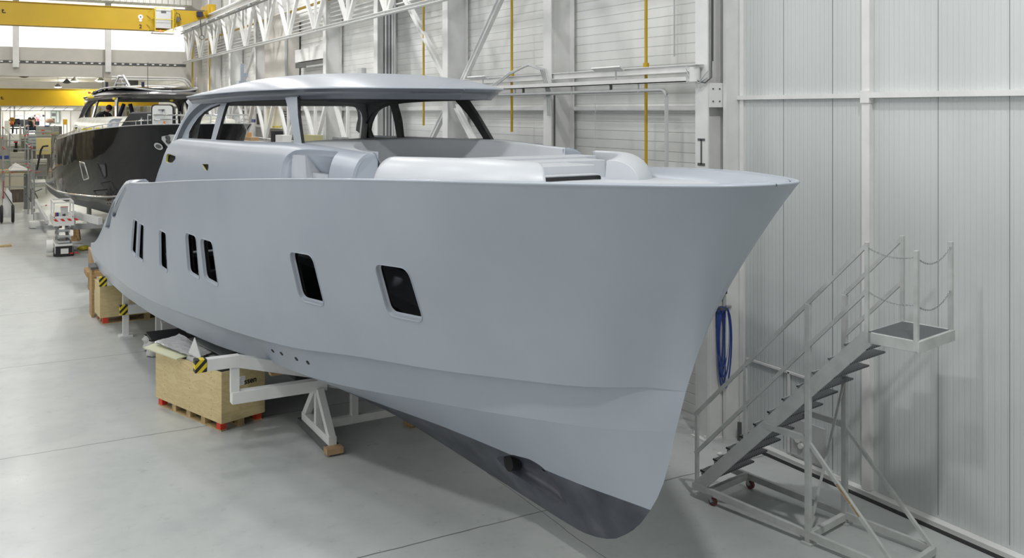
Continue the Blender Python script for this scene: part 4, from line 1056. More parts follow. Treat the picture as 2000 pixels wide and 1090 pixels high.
# posts and legs
def post(a, q, z0, z1, w=.042, nm='rail_post'): MB().obox(S(a, q, (z0+z1)/2), SE*w/2, SP*w/2, UPZ*(z1-z0)/2).build(nm, stg, st, bevel=.003)
for q in (0, wd):
    post(0, q, .02, 2.77, .062, 'leg'); post(.72, q, 2.46, 3.56); post(1.27, q, 2.47, 3.55 if q else 3.53, .046)
    if q == 0: post(-1.60, q, .2, 1.1); post(-.86, q, .98, 1.86)
    MB().obox(S(0, q, .012), SE*.07, SP*.06, UPZ*.012).build('foot_plate', stg, st)
    for dz in (0, -.50):
        a0 = -1.62 if q == 0 else -.02; MB().bar(S(a0, q, 1.09+dz+(a0+1.62)*1.0427), S(.72, q, 3.53+dz), .042, .042).build('handrail' if dz == 0 else 'knee_rail', stg, st)
    # base rails, braces
    MB().bar(S(-1.66, q, .17), S(1.10, q, .07), .05, .08).build('base_rail', stg, st)
    MB().bar(S(-.56, q, 1.22), S(0, q, 1.20), .05, .07).build('leg_brace', stg, st)
    MB().bar(S(.02, q, 1.16), S(1.08, q, .08), .04, .04).build('diagonal_strut', stg, st)
for a, z in ((0, .09), (1.08, .07), (-1.40, .16)): MB().bar(S(a, .02, z), S(a, wd-.02, z), .06, .08).build('cross_rail', stg, st)
MB().bar(S(0, wd-.02, 1.72), S(0, .02, .14), .03, .012).build('cross_brace', stg, st)
# worn patch of bare brown primer on the near strut
mb = MB(); x, d, z = frame_from(S(1.08, 0, .08)-S(.02, 0, 1.16)); c = S(.45, 0, .722)
mb.obox(c-SP*.021, SP*.0015, d*.12, z*.012); mb.obox(c+d*.2-SP*.021, SP*.0015, d*.07, z*.010); mb.build('worn_patch', M['timber'], st)
tyre = mat('red_tyre', (.16, .035, .03), .5)
for a, q in ((-1.38, 0), (-1.38, wd)):
    w_ = empty('caster', S(a, q, 0)); w_.parent = st; w_.location = S(a, q, 0)-SA
    def cb(mb, nm, m):
        o = mb.build(nm, m, None); me = o.data; me.transform(Matrix.Translation(-S(a, q, 0))); o.parent = w_
    mb = MB(); c = S(a+.03, q, .058); mb.tube([c-SP*.017, c+SP*.017], .058, 18); cb(mb, 'caster_tyre', tyre)
    mb = MB(); mb.tube([c-SP*.02, c+SP*.02], .032, 14); cb(mb, 'caster_hub', M['dark_steel'])
    mb = MB(); mb.obox(S(a, q, .125), SE*.045, SP*.04, UPZ*.008)
    for sg in (-1, 1): mb.bar(S(a-.015, q+sg*.026, .125), S(a+.03, q+sg*.026, .05), .006, .05, up=SE)
    cb(mb, 'caster_fork', M['galv'])
# chains
def chain(p, q, sag):
    p, q = Vector(p), Vector(q); n = 30; mb = MB(); pts = [p+(q-p)*(i/n)-UPZ*sag*4*(i/n)*(1-i/n) for i in range(n+1)]
    for i in range(n):
        a, b = pts[i], pts[i+1]; d = (b-a).normalized(); x = d.cross(UPZ).normalized(); z = x.cross(d); u = x if i % 2 else z; h = (b-a).length*.66; c = (a+b)/2
        mb.tube([c+d*h*math.cos(t)+u*.0085*math.sin(t) for t in [2*PI*k/8 for k in range(8)]], .0028, 4, closed=True)
    mb.build('chain', M['galv'], st)
chain(S(.73, 0, 3.50), S(1.26, 0, 3.46), .05); chain(S(.73, 0, 3.02), S(1.26, 0, 2.96), .05)
chain(S(1.28, .02, 3.44), S(1.28, wd-.02, 3.50), .11); chain(S(1.28, .02, 2.94), S(1.28, wd-.02, 3.02), .11)

# ------------------------------------------------------------------ things behind the stairs
h = empty('hose_coil', (9.66, 10.6, 1.9), 0, 'coiled blue air hose hanging on the nearest white column behind the stairs', 'hose')
mb = MB(); random.seed(3)
hy = 10.60
for k in range(6):
    x0, w2, z0, z1 = 9.66+.012*(k-2), .085+.012*k, 2.02, 1.12-.16*(k % 3)
    mb.tube([(x0+w2*math.sin(a)*(1-.35*(1-math.cos(a))/2), hy-.010*k, (z0+z1)/2+(z0-z1)/2*math.cos(a)) for a in [2*PI*i/28 for i in range(28)]], .0125, 6, closed=True)
mb.build('hose_loops', M['blue'], h)
mb = MB(); mb.box((9.60, 10.54, 1.98), (9.72, 10.66, 2.02)); mb.build('hook', M['dark_steel'], h)
mb = MB(); mb.tube([(9.70, 10.55, 2.03), (9.80, 10.55, 2.02)], .022, 8); mb.build('hose_coupling', M['galv'], h)
ab = empty('air_outlet', (9.66, 10.62, 2.2), 0, 'small black air outlet above the coiled blue hose', 'air outlet')
mb = MB(); mb.box((9.60, 10.56, 2.22), (9.74, 10.66, 2.34)); mb.build('housing', M['black'], ab)
MB().cyl((9.58, 10.62, 1.7), (9.58, 10.62, 2.4), .014, 8).build('feed_pipe', M['darkblue'], ab)
bk = MB(); bk.box((9.47, 10.66, 0), (9.95, 10.68, 2.6)); tag(bk.build('cover_plate', M['white_steel']), 'white cover plate on the foot of the nearest column behind the blue hose', 'plate')
# dark blue upright and lying steel behind the stem
db = empty('blue_upright', (9.25, 12.1, 0), 0, 'tall dark blue steel upright just behind the bow stem', 'upright')
MB().box((9.2, 12.0, 0), (9.3, 12.12, 2.3)).build('post', M['darkblue'], db); MB().box((9.36, 12.2, 0), (9.42, 12.3, 2.3)).build('second_post', M['darkblue'], db)
rk = empty('steel_rack', (9.0, 12.1, 0), 0, 'small grey steel brackets leaning by the dark blue upright behind the stem', 'rack')
mb = MB(); mb.bar((8.75, 12.2, .62), (9.2, 12.05, 1.0), .05); mb.bar((8.8, 12.1, .48), (9.2, 12.0, .35), .05); mb.bar((8.75, 12.1, .14), (9.22, 12.0, .18), .08); mb.build('bracket', M['grey_steel'], rk)
mb = MB(); mb.cyl((8.9, 12.0, .09), (8.95, 11.96, .09), .06, 12); mb.cyl((9.12, 11.95, .09), (9.15, 11.9, .09), .06, 12); mb.build('caster', M['galv'], rk)
MB().box((8.85, 12.02, .0), (9.2, 12.1, .12)).build('base', M['dark_steel'], rk)
p = at_z(1406, 886, .02); tag(MB().sphere(p, .045, 8, sc=(1.2, .8, .45)).build('paper_scrap', M['paper']), 'crumpled white scrap on the floor behind the stair foot', 'litter')
# anchor cover on the floor track and a rod at the wall corner
tag(MB().box((9.86, 10.42, 0), (9.90, 10.47, .28)).build('door_stop', M['dark_steel']), 'small dark door stop at the wall corner below the corner post', 'door stop')
# white handle-high frame on the wall behind the stair flight
fr = empty('wall_frame', (9.98, 9.6, .0), 0, 'low white rectangular frame on the panel wall behind the stair flight', 'frame')
mb = MB(); mb.box((9.96, 8.9, 1.23), (9.99, 10.4, 1.26)); mb.box((9.96, 9.53, .1), (9.99, 9.56, 1.25)); mb.build('frame_rail', M['white_steel'], fr)
MB().box((9.97, 8.9, .1), (9.998, 9.5, .62)).build('kick_panel', M['grey_steel'], fr)
mb = MB(); mb.cyl((9.93, 9.35, .36), (9.97, 9.35, .36), .06, 12); mb.cyl((9.93, 9.30, .27), (9.97, 9.30, .27), .04, 10); mb.build('socket_outlet', M['white'], fr)
# ================================================================== cradles, crates and things under the hull
ws = M['white_steel']
cf = empty('hull_cradle', (4.35, 13.6, 0), 0, 'front white steel hull cradle on a triangular trestle with striped arm end', 'cradle', 'white hull cradles')
y = 13.66
MB().bar((3.05, y, .83), (4.47, y, .83), .16, .17).build('cross_beam', ws, cf, bevel=.004)
MB().bar((2.70, y, 1.36), (3.16, y, 1.36), .14, .17).build('arm', ws, cf, bevel=.004)
MB().bar((3.12, y, 1.36), (4.45, y+.05, .98), .14, .17).build('sloping_arm', ws, cf)
MB().obox((2.615, y, 1.36), (.08, 0, 0), (0, .075, 0), (0, 0, .09)).build('striped_end', M['hazard'], cf)
MB().bar((3.10, y, .9), (3.10, y, 1.3), .09, .12, up=(1, 0, 0)).build('upright', ws, cf)
MB().bar((4.47, y+.02, .87), (5.55, y+.1, .52), .12, .16).build('sloping_arm', ws, cf)
MB().bar((4.95, y+.08, .16), (4.95, y+.08, .72), .12, .1, up=(1, 0, 0)).build('upright', ws, cf)
MB().bar((4.3, y+.06, .19), (6.6, y+.12, .19), .1, .12).build('base_rail', ws, cf)
x = 4.35
MB().bar((x, 12.98, .18), (x, 14.32, .18), .12, .12).build('trestle_foot', ws, cf)
for yb, dx in ((13.02, .12), (14.28, .12)): MB().bar((x, yb, .2), (x, y+(yb-y)*.12, .76), .11, .1, up=(1, 0, 0)).build('trestle_leg', ws, cf)
MB().bar((x, y, .2), (x, y, .76), .1, .1, up=(1, 0, 0)).build('trestle_leg', ws, cf)
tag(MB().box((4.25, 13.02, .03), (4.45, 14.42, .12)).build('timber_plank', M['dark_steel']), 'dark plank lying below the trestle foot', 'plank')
tb = empty('timber_block', (4.35, 12.95, 0), 0, 'pale timber block below the near foot of the trestle', 'timber block')
MB().box((4.22, 12.84, .03), (4.47, 13.0, .12)).build('block', M['cardboard'], tb, bevel=.004); MB().box((4.27, 12.87, 0), (4.42, 12.97, .03)).build('rubber_pad', M['dark_steel'], tb)
tag(MB().box((5.75, 13.4, 0), (6.15, 13.65, .06)).build('timber_plank', M['timber']), 'brown plank end on the floor below the keel', 'plank')
tag(MB().box((3.75, 14.1, .93), (4.0, 14.25, .97)).build('timber_wedge', M['timber']), 'thin brown wedge between front cradle arm and hull', 'wedge')
# keel blocks hold the boat up (in the shade below the keel)
for k, (s_, lab) in enumerate(((11.5, 'dark keel block in the shade under the middle of the grey boat'), (15.5, 'dark keel block in the shade below the stern'))):
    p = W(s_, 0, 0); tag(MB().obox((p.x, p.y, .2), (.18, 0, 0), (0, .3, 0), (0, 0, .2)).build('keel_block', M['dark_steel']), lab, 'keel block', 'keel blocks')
# middle cradle
cm = empty('hull_cradle', (2.6, 22.1, 0), 0, 'middle white hull cradle with a striped end and a footed post', 'cradle', 'white hull cradles')
MB().bar((2.62, 22.0, .03), (2.62, 22.0, 1.12), .12, .12, up=(1, 0, 0)).build('post', ws, cm); MB().box((2.48, 21.86, 0), (2.76, 22.14, .035)).build('foot_plate', ws, cm)
MB().bar((2.62, 21.85, .62), (3.9, 21.85, .62), .12, .2).build('arm', ws, cm); MB().obox((2.56, 21.85, .62), (.08, 0, 0), (0, .065, 0), (0, 0, .108)).build('striped_end', M['hazard'], cm)
MB().bar((2.62, 22.05, 1.05), (3.3, 22.05, .85), .1, .2).build('sloping_arm', ws, cm)
MB().bar((3.25, 21.6, .05), (3.25, 21.6, .6), .14, .12, up=(1, 0, 0)).build('upright', ws, cm)
MB().bar((3.2, 20.9, .30), (5.6, 20.9, .30), .2, .3).build('base_beam', ws, cm)
MB().bar((3.25, 20.95, .1), (3.25, 20.95, .48), .12, .1, up=(1, 0, 0)).build('upright', ws, cm)
# aft cradle
ca = empty('hull_cradle', (2.6, 23.2, 0), 0, 'aft white hull cradle arm with a striped end above the far plywood crate', 'cradle', 'white hull cradles')
p0 = at_y(201, 549.5, 23.1)
MB().bar((p0.x+.05, 23.1, p0.z), (4.6, 23.1, p0.z-.1), .12, .2).build('arm', ws, ca); MB().obox((p0.x, 23.1, p0.z), (.08, 0, 0), (0, .065, 0), (0, 0, .108)).build('striped_end', M['hazard'], ca)
MB().bar((4.2, 23.1, 0), (4.2, 23.1, 1.0), .12, .12, up=(1, 0, 0)).build('post', ws, ca); MB().bar((2.45, 23.15, p0.z-.06), (2.62, 23.15, p0.z-.06), .06, .1).build('arm_stub', ws, ca)

def crate(name, o, ux, uy, lx, ly, zb, zt, label, group, pallet=True, open_top=True):
    "plywood crate on a block pallet: o = near corner on the floor, ux along the long side, uy along the short side"
    o, ux, uy = Vector(o), Vector(ux).normalized(), Vector(uy).normalized()
    c = empty(name, o, 0, label, 'crate', group)
    P = lambda a, b, z: o+ux*a+uy*b+Vector((0, 0, z))
    th = .022
    def slab(nm, a0, a1, b0, b1, z0, z1, m, par=c):
        mb = MB(); mb.add([P(a0,b0,z0),P(a1,b0,z0),P(a1,b1,z0),P(a0,b1,z0),P(a0,b0,z1),P(a1,b0,z1),P(a1,b1,z1),P(a0,b1,z1)], [(0,3,2,1),(4,5,6,7),(0,1,5,4),(1,2,6,5),(2,3,7,6),(3,0,4,7)])
        return fix_normals(mb.build(nm, m, par))
    slab('side_panel', 0, lx, 0, th, zb, zt, M['ply']); slab('side_panel', 0, lx, ly-th, ly, zb, zt, M['ply'])
    slab('end_panel', 0, th, th, ly-th, zb, zt, M['ply']); slab('end_panel', lx-th, lx, th, ly-th, zb, zt, M['ply'])
    slab('bottom_panel', th, lx-th, th, ly-th, zb, zb+th, M['ply'])
    pm = M['wood_pale']; n = 5
    for i in range(n):
        a = .06+i*(lx-.24)/(n-1)
        for b in (.02, ly/2-.05, ly-.12):
            slab('pallet_block', a, a+.12, b, b+.10, .02, zb-.0, M['brightred'] if i in (0, n-1) and b != ly/2-.05 else pm)
    for b in (.02, ly/2-.05, ly-.12): slab('pallet_board', .04, lx-.04, b, b+.10, 0, .02, pm)
    return c, P, slab
c1_, P1, slab1 = crate('plywood_crate', (3.13, 14.67, 0), (-.68, 1.96, 0), (.70, .243, 0), 2.06, .78, .13, .93, 'nearest open plywood crate on a red-cornered pallet, full of offcut sheets', 'plywood crates')
# lettering and delivery note on the short end
e0 = P1(-.002, 0, 0); un = (P1(0, 1, 0)-P1(0, 0, 0)).normalized()
text_mesh('crate_lettering', 'ssen', .13, P1(-.003, .40, .66), un, (0, 0, 1), M['black'], c1_, depth=.001, bold=.003)
mb = MB(); mb.add([P1(-.003, .22, .66), P1(-.003, .42, .66), P1(-.003, .42, .80), P1(-.003, .22, .80)], [(0,1,2,3)]); dn = mb.build('delivery_note', M['paper'], c1_)
mb = MB()
for k in range(5): mb.add([P1(-.004, .24, .775-.022*k), P1(-.004, .24+.15*(1-.15*(k % 3)), .775-.022*k), P1(-.004, .24+.15*(1-.15*(k % 3)), .768-.022*k), P1(-.004, .24, .768-.022*k)], [(0,1,2,3)])
mb.build('printed_lines', M['grey_steel'], dn)
# screws
for a, zz in [(.3, k) for k in (.2, .3, .45, .6, .8, .88)]+[(.95, k) for k in (.2, .35, .5, .62, .8)]+[(1.75, k) for k in (.25, .4, .55, .7, .82, .9)]:
    MB().cyl(P1(a, -.002, zz), P1(a, .004, zz), .007, 6).build('screw', M['dark_steel'], c1_)
# contents
foil = mat('crinkled_foil', (.62, .62, .61), .25, .35, bump=.9, bscale=14)
def sheet(nm, pts, th, m, label, cat, group=None):
    mb = MB(); mb.prism(pts, (0, 0, th)); return tag(fix_normals(mb.build(nm, m)), label, cat, group)
sheet('foam_board', [P1(1.15, -.12, .945), P1(2.16, -.16, .97), P1(2.16, .35, 1.06), P1(1.15, .3, .99)], .02, mat('pale_green_board', (.62, .64, .45), .6), 'pale yellow-green board overhanging the far corner of the nearest crate', 'board')
def wrinkled(nm, A, B, C, D, m, label, amp=.02, n=14, th=.012):
    rows = []; random.seed(len(label))
    for i in range(n+1):
        r = []
        for j in range(n+1):
            u, v = i/n, j/n; p = (A*(1-u)+B*u)*(1-v)+(D*(1-u)+C*u)*v; r.append(p+Vector((0, 0, amp*math.sin(9*u+7*v)*random.random()+amp*.5*random.random())))
        rows.append(r)
    mb = MB(); mb.grid(rows); mb.grid([[p-Vector((0, 0, th)) for p in r] for r in rows]); return tag(mb.build(nm, m), label, 'sheet')
wrinkled('foil_sheet', P1(2.05, -.03, 1.07), P1(.85, .04, 1.0), P1(.85, .40, 1.02), P1(2.05, .42, 1.12), foil, 'crinkled silver-grey plastic sheet on top of the nearest crate')
wrinkled('plastic_sheet', P1(1.0, .25, .98), P1(.15, .3, .95), P1(.15, .7, .97), P1(1.0, .72, 1.0), mat('white_film', (.55, .56, .56), .3), 'pale plastic sheet lying over offcuts at the near end of the crate', .015)
sheet('dark_board', [P1(.5, .32, 1.03), P1(1.45, .36, 1.10), P1(1.5, .80, 1.16), P1(.55, .86, 1.06)], .015, mat('grey_board', (.16, .17, .17), .5), 'dark grey offcut board on top of the nearest crate', 'board')
sheet('dark_board', [P1(1.35, .55, 1.125), P1(1.95, .5, 1.15), P1(2.0, 1.0, 1.2), P1(1.4, .95, 1.17)], .012, mat('grey_board2', (.22, .23, .22), .5), 'mid grey offcut board overhanging the rear of the nearest crate', 'board')
tri = MB(); A_ = P1(.62, .05, .80); tri.prism([P1(1.20, .05, .86), P1(.58, .045, .86), P1(.98, .10, 1.30)], (P1(0, .012, 0)-P1(0, 0, 0)))
tag(fix_normals(tri.build('triangular_panel', mat('white_panel', (.66, .67, .67), .4))), 'pale triangular panel standing up out of the nearest crate', 'panel')
sheet('offcut_stack', [P1(.06, .05, .83), P1(.55, .05, .83), P1(.55, .72, .83), P1(.06, .72, .83)], .06, M['black'], 'black offcuts inside the near end of the crate', 'offcuts')
sheet('offcut_stack', [P1(.56, .05, .72), P1(2.0, .05, .80), P1(2.0, .72, .80), P1(.56, .72, .72)], .12, mat('grey_offcut', (.35, .36, .36), .5), 'grey offcuts filling most of the nearest crate', 'offcuts')
# far crate with lid
c2_, P2, slab2 = crate('plywood_crate', (2.24, 23.45, 0), (1, .05, 0), (-.05, 1, 0), 2.1, .8, .15, .93, 'far plywood crate with an orange pallet block below the stern', 'plywood crates')
slab2('lid', -.01, 2.11, -.01, .81, .93, .95, M['ply'])
for k in range(8): MB().cyl(P2(.78, -.002, .2+.095*k), P2(.78, .006, .2+.095*k), .013, 6).build('screw', M['dark_steel'], c2_)
lp = empty('leaning_panel', (2.15, 24.3, 0), 0, 'brown plywood panel with a dark top leaning behind the far crate', 'panel')
MB().box((2.14, 24.35, .0), (2.2, 24.95, 1.16)).build('panel_board', M['timber'], lp); MB().box((2.12, 24.3, 1.16), (2.9, 25.0, 1.22)).build('dark_edge', M['dark_steel'], lp)
bx = empty('cardboard_box', (2.75, 28.4, 0), 0, 'brown cardboard box on a stub pallet under the swim platform', 'box')
MB().box((2.45, 28.2, .5), (3.3, 28.9, 1.1)).build('carton', M['cardboard'], bx, bevel=.01); mb = MB(); mb.box((2.35, 28.1, .36), (3.4, 29, .5)); mb.box((2.4, 28.15, 0), (2.6, 28.4, .36)); mb.box((3.1, 28.15, 0), (3.3, 28.4, .36)); mb.build('pallet', M['timber'], bx)
# black trolley with wrapped wheels
tr_ = empty('platform_trolley', (3.4, 20.2, 0), 0, 'low black flat trolley with paper-wrapped wheels under the hull', 'trolley')
MB().box((2.85, 19.85, .30), (4.9, 20.6, .36)).build('deck_board', mat('black_board', (.035, .036, .04), .5), tr_)
random.seed(5)
for (x_, y_) in ((2.9, 19.95), (2.92, 20.5), (4.7, 20.0), (4.7, 20.45)):
    mb = MB(); n = 10
    rows = []
    for i in range(8):
        z = .02+.30*i/7; r0 = .13+.035*math.sin(i*1.7); rows.append([(x_+(r0+random.uniform(-.025, .025))*math.cos(2*PI*k/n), y_+(r0+random.uniform(-.025, .025))*math.sin(2*PI*k/n), z+random.uniform(-.01, .01)) for k in range(n)])
    mb.grid([[Vector(p) for p in r] for r in rows], closed=True); mb.build('wrapped_wheel', mat('wrapping_paper', (.55, .55, .53), .8), tr_)
# ================================================================== the dark yacht lying astern
DY, DZ = 21.5, .25
dark = copy_tree(yacht)
dark.location = yacht.location+Vector((0, DY, DZ))
dark['label'] = 'glossy black motor yacht half wrapped in film, lying behind the grey one'
def WD(s, b, z): return W(s, b, z)+Vector((0, DY, DZ))
gl = mat('black_hull_gloss', (.010, .010, .011), .05, spec=.10); b_ = gl.node_tree.nodes['Principled BSDF']
tc = N(gl, 'ShaderNodeTexCoord'); sx = N(gl, 'ShaderNodeSeparateXYZ'); L(gl, tc.outputs['Object'], sx.inputs['Vector'])
ls = N(gl, 'ShaderNodeMath', operation='LESS_THAN'); ls.inputs[1].default_value = 1.45; L(gl, sx.outputs['Z'], ls.inputs[0])
mx = N(gl, 'ShaderNodeMixRGB'); mx.inputs['Color1'].default_value = (.010, .010, .011, 1); mx.inputs['Color2'].default_value = (.20, .21, .215, 1); L(gl, ls.outputs[0], mx.inputs['Fac']); L(gl, mx.outputs['Color'], b_.inputs['Base Color'])
nz = N(gl, 'ShaderNodeTexNoise'); nz.inputs['Scale'].default_value = .7; L(gl, tc.outputs['Object'], nz.inputs['Vector'])
bp = N(gl, 'ShaderNodeBump'); bp.inputs['Strength'].default_value = .25; bp.inputs['Distance'].default_value = .05; L(gl, nz.outputs['Fac'], bp.inputs['Height']); L(gl, bp.outputs['Normal'], b_.inputs['Normal'])
rg = N(gl, 'ShaderNodeMath', operation='MULTIPLY_ADD'); rg.inputs[1].default_value = .4; rg.inputs[2].default_value = .06; L(gl, ls.outputs[0], rg.inputs[0]); L(gl, rg.outputs[0], b_.inputs['Roughness'])
film = mat('masking_film', (.66, .66, .58), .3, var=.12, scale=3, bump=.6, bscale=6)
dgrey = mat('charcoal_gloss', (.06, .062, .066), .18)
silver = mat('silver_wrap', (.46, .47, .48), .28, .5, bump=.5, bscale=10)
OVR = {'deck_seam': None, 'hull_chine_panel': gl, 'hull_knuckle': gl, 'hull_bottom': gl, 'thruster_hollow': gl, 'roof_pillar': dgrey, 'roof_brow': dgrey, 'pillar_band': dgrey, 'roof_rim': dgrey, 'window_frame': M['chrome'], 'deckhouse_side': film, 'cabin_side': silver, 'cabin_roof': dgrey, 'roof_rear_edge': dgrey, 'gunwale': silver, 'coaming_top': film, 'deck': film,
       'forward_bolster': film, 'lounge_step': film, 'lounge_backrest': film, 'transom': gl, 'swim_platform': gl, 'quarter_coaming': gl, 'window_lip': dgrey, 'side_slot': gl, 'bolster_end': film, 'roof_bracket': None, 'hanging_cable': None, 'lounge_floor': film}
first = True
for o in [c for c in bpy.data.objects if c.parent == dark]:
    nm = o.name.split('.')[0]
    if nm == 'window_frame' or nm == 'side_slot': bpy.data.objects.remove(o); continue
    if nm == 'hull_topside':
        sd = 1 if first else -1; first = False; mb = MB(); mb.grid([[topside(u, 2.0*j/14, sd)+Vector((0, DY, DZ)) for j in range(15)] for u in STN])
        mb.build('hull_topside', gl, dark); bpy.data.objects.remove(o); continue
    if nm in OVR:
        if OVR[nm] is None: bpy.data.objects.remove(o); continue
        o.material_slots[0].link = 'OBJECT'; o.material_slots[0].material = OVR[nm]
# silver rubbing strake on the knuckle and rails along the gunwale
for sd in (1, -1):
    pts = [WD(1.08+u*(20-1.08)/20.0, sd*(interp(1.08+u*(20-1.08)/20.0, K1_B)+.02), interp(1.08+u*(20-1.08)/20.0, K1_Z)) for u in STN]
    MB().tube(pts, .035, 6).build('rubbing_strake', M['chrome'], dark)
    mb = MB(); pts = [WD(u, sd*(hbs(u)-.14), zsh(u)+.15) for u in [1.0+.5*i for i in range(26)]]; mb.tube(pts, .02, 6); mb.build('gunwale_rail', M['chrome'], dark)
    for i in range(0, 26, 2): MB().cyl(WD(1+.5*i, sd*(hbs(1+.5*i)-.14), zsh(1+.5*i)), WD(1+.5*i, sd*(hbs(1+.5*i)-.14), zsh(1+.5*i)+.15), .016, 6).build('rail_stanchion', M['chrome'], dark)
# pulpit rail at the bow
pp = [WD(s, b, 4.62) for s, b in ((2.2, 1.5), (1.2, 1.05), (.5, .62), (.15, .2), (.1, 0), (.15, -.2), (.5, -.62), (1.2, -1.05), (2.2, -1.5))]
mb = MB(); mb.tube(pp, .025, 8)
for p in pp: mb.cyl(p, p-Vector((0, 0, .28)), .018, 6)
mb.build('bow_pulpit', M['chrome'], dark)
# second roof layer
rows = []
for s in RS:
    s2 = 5.9+(s-5.25)*.86; r = rb(s)*.86; zc = interp(s2, R_C)+.10
    rows.append([WD(s2, r*k/8, zc-.10*abs(k/8)**2.2) for k in range(-8, 9)])
mb = MB(); mb.grid(rows); mb.grid([[p-Vector((0, 0, .07)) for p in r] for r in rows]); mb.build('roof_cap', M['black_gloss'], dark)
mb = MB()
for rr in rows[:1]: pass
edge = [r[0] for r in rows]+rows[-1]+[r[-1] for r in rows][::-1]
mb.tube(edge, .035, 6); mb.build('roof_cap_edge', silver, dark)
# mast frame, aerials, lamps on the roof
def dq(px, py, s, b=0.0):
    p = WD(s, b, 5); d = p.x*FW[0]+p.y*FW[1]; return at(px, py, d)
mb = MB(); s0 = 8.8
mb.tube([dq(221, 180, s0), dq(228, 156, s0), dq(232, 149, s0), dq(241, 149, s0), dq(246, 156, s0), dq(259, 180, s0)], .055, 8); mb.tube([dq(226, 163, s0), dq(250, 163, s0)], .03, 8); mb.tube([dq(215, 181, s0), dq(272, 181, s0)], .06, 8)
mb.build('mast_frame', M['alu'], dark)
mb = MB(); mb.tube([dq(237, 152, s0), dq(239, 165, s0), dq(238, 179, s0)], .012, 5); mb.tube([dq(235, 152, s0), dq(243, 170, s0), dq(244, 179, s0)], .012, 5); mb.build('mast_cable', M['white'], dark)
for x_, s_ in ((201, 10.2), (288.5, 6.6)):
    mb = MB(); mb.cyl(dq(x_, 181, s_), dq(x_, 120 if x_ < 250 else 122, s_), .012, 5); mb.cyl(dq(x_, 181, s_), dq(x_, 170, s_), .035, 6); mb.build('whip_aerial', M['dark_steel'], dark)
for x_, s_ in ((208.5, 10.0), (279, 7.0)): MB().cyl(dq(x_, 180, s_), dq(x_, 160, s_), .05, 8).build('stub_aerial', M['darkblue'], dark)
p = dq(304, 179, 6.2); MB().tube([p+Vector((.11*math.cos(a), 0, .11*math.sin(a))) for a in [2*PI*k/14 for k in range(14)]], .05, 6, closed=True).build('horn', M['white'], dark)
MB().box(dq(172, 183, 10.6), dq(178, 179, 10.6)+Vector((0, .2, 0))).build('orange_cover', M['orange'], dark); MB().cyl(dq(186, 182, 10), dq(186, 178, 10), .09, 10).build('roof_lamp', M['dark_steel'], dark)
mb = MB()
for x_, y_ in ((177, 190), (256, 189), (223, 193), (300, 186), (335, 196)): 
    p = dq(x_, y_, 7.5, 1.45); mb.sphere(p, .07, 8, sc=(1.8 if x_ == 177 else 1, .6, .7))
mb.build('masking_tape', M['yellow2'], dark)
# pieces of tape on the deckhouse
for k, (x_, y_) in enumerate(((216, 245), (196, 251), (235, 240), (208, 255), (150, 247), (170, 252))):
    p = dq(x_, y_, 8, 1.9); MB().obox(p, (.16, 0, .02*(k % 3-1)), (0, .02, 0), (0, 0, .025)).build('masking_tape', M['yellow2'] if k % 2 else M['paper'], dark)
# raised dark lid in front of the windscreen and the open hatch
mb = MB(); mb.prism([dq(234, 250, 3.9, 1.95), dq(253, 222, 3.9, 1.95), dq(259, 218.5, 3.9, 1.95), dq(352, 218.5, 2.2, 1.5), dq(352, 250, 2.2, 1.5)], (.05, .12, 0)); fix_normals(mb.build('sun_lid', mat('lid_gelcoat', (.035, .037, .04), .3), dark))
mb = MB(); mb.prism([dq(244, 247, 3.84, 1.97), dq(261, 226, 3.84, 1.97), dq(350, 226, 2.14, 1.52), dq(350, 247, 2.14, 1.52)], (.01, .06, 0)); fix_normals(mb.build('lid_panel', mat('lid_inner', (.02, .021, .024), .4), dark))
mb = MB(); mb.box(dq(275, 229, 3.0, 1.85), dq(279, 233, 3.0, 1.85)+Vector((0, .05, 0))); mb.cyl(dq(276.5, 232, 3.0, 1.85), dq(276, 246, 3.0, 1.85), .03, 6); mb.build('lid_latch', M['chrome'], dark)
def rr(px0, py0, px1, py1, d, r, th, nm, m):
    a, b2 = at(px0, py1, d), at(px1, py0, d); ux = Vector((RT[0], RT[1], 0)); w_, h_ = (b2-a).dot(ux), b2.z-a.z
    pl_ = round_poly([(0, 0), (w_, 0), (w_, h_), (0, h_)], r, 5); mb = MB(); mb.prism([a+ux*u+Vector((0, 0, v)) for u, v in pl_], Vector((FW[0], FW[1], 0))*th); return fix_normals(mb.build(nm, m, dark))
p = WD(1.75, 1.1, 4.5); dh = p.x*FW[0]+p.y*FW[1]
rr(295.5, 204, 338.5, 249.5, dh+.01, .12, .05, 'hatch_rim', M['black']); rr(297.5, 206, 336.5, 247.5, dh-.012, .11, .02, 'hatch_lid', mat('hatch_white', (.62, .64, .62), .35))
mb = MB(); mb.bar(at(309, 214.5, dh-.03), at(321, 214.5, dh-.03), .02); mb.box(at(316, 218, dh-.06), at(321, 213.5, dh-.02)); mb.build('hatch_handle', M['dark_steel'], dark)
mb = MB(); mb.cyl(at(320, 217, dh-.04), at(321.5, 240, dh-.1), .012, 6); mb.build('gas_strut', M['alu'], dark); MB().cyl(at(320.5, 237, dh-.1), at(322, 253, dh-.14), .026, 8).build('gas_strut', M['orange'], dark)
MB().cyl(at(345, 212, dh+.1), at(345, 252, dh+.1), .03, 8).build('flag_staff', M['white'], dark)
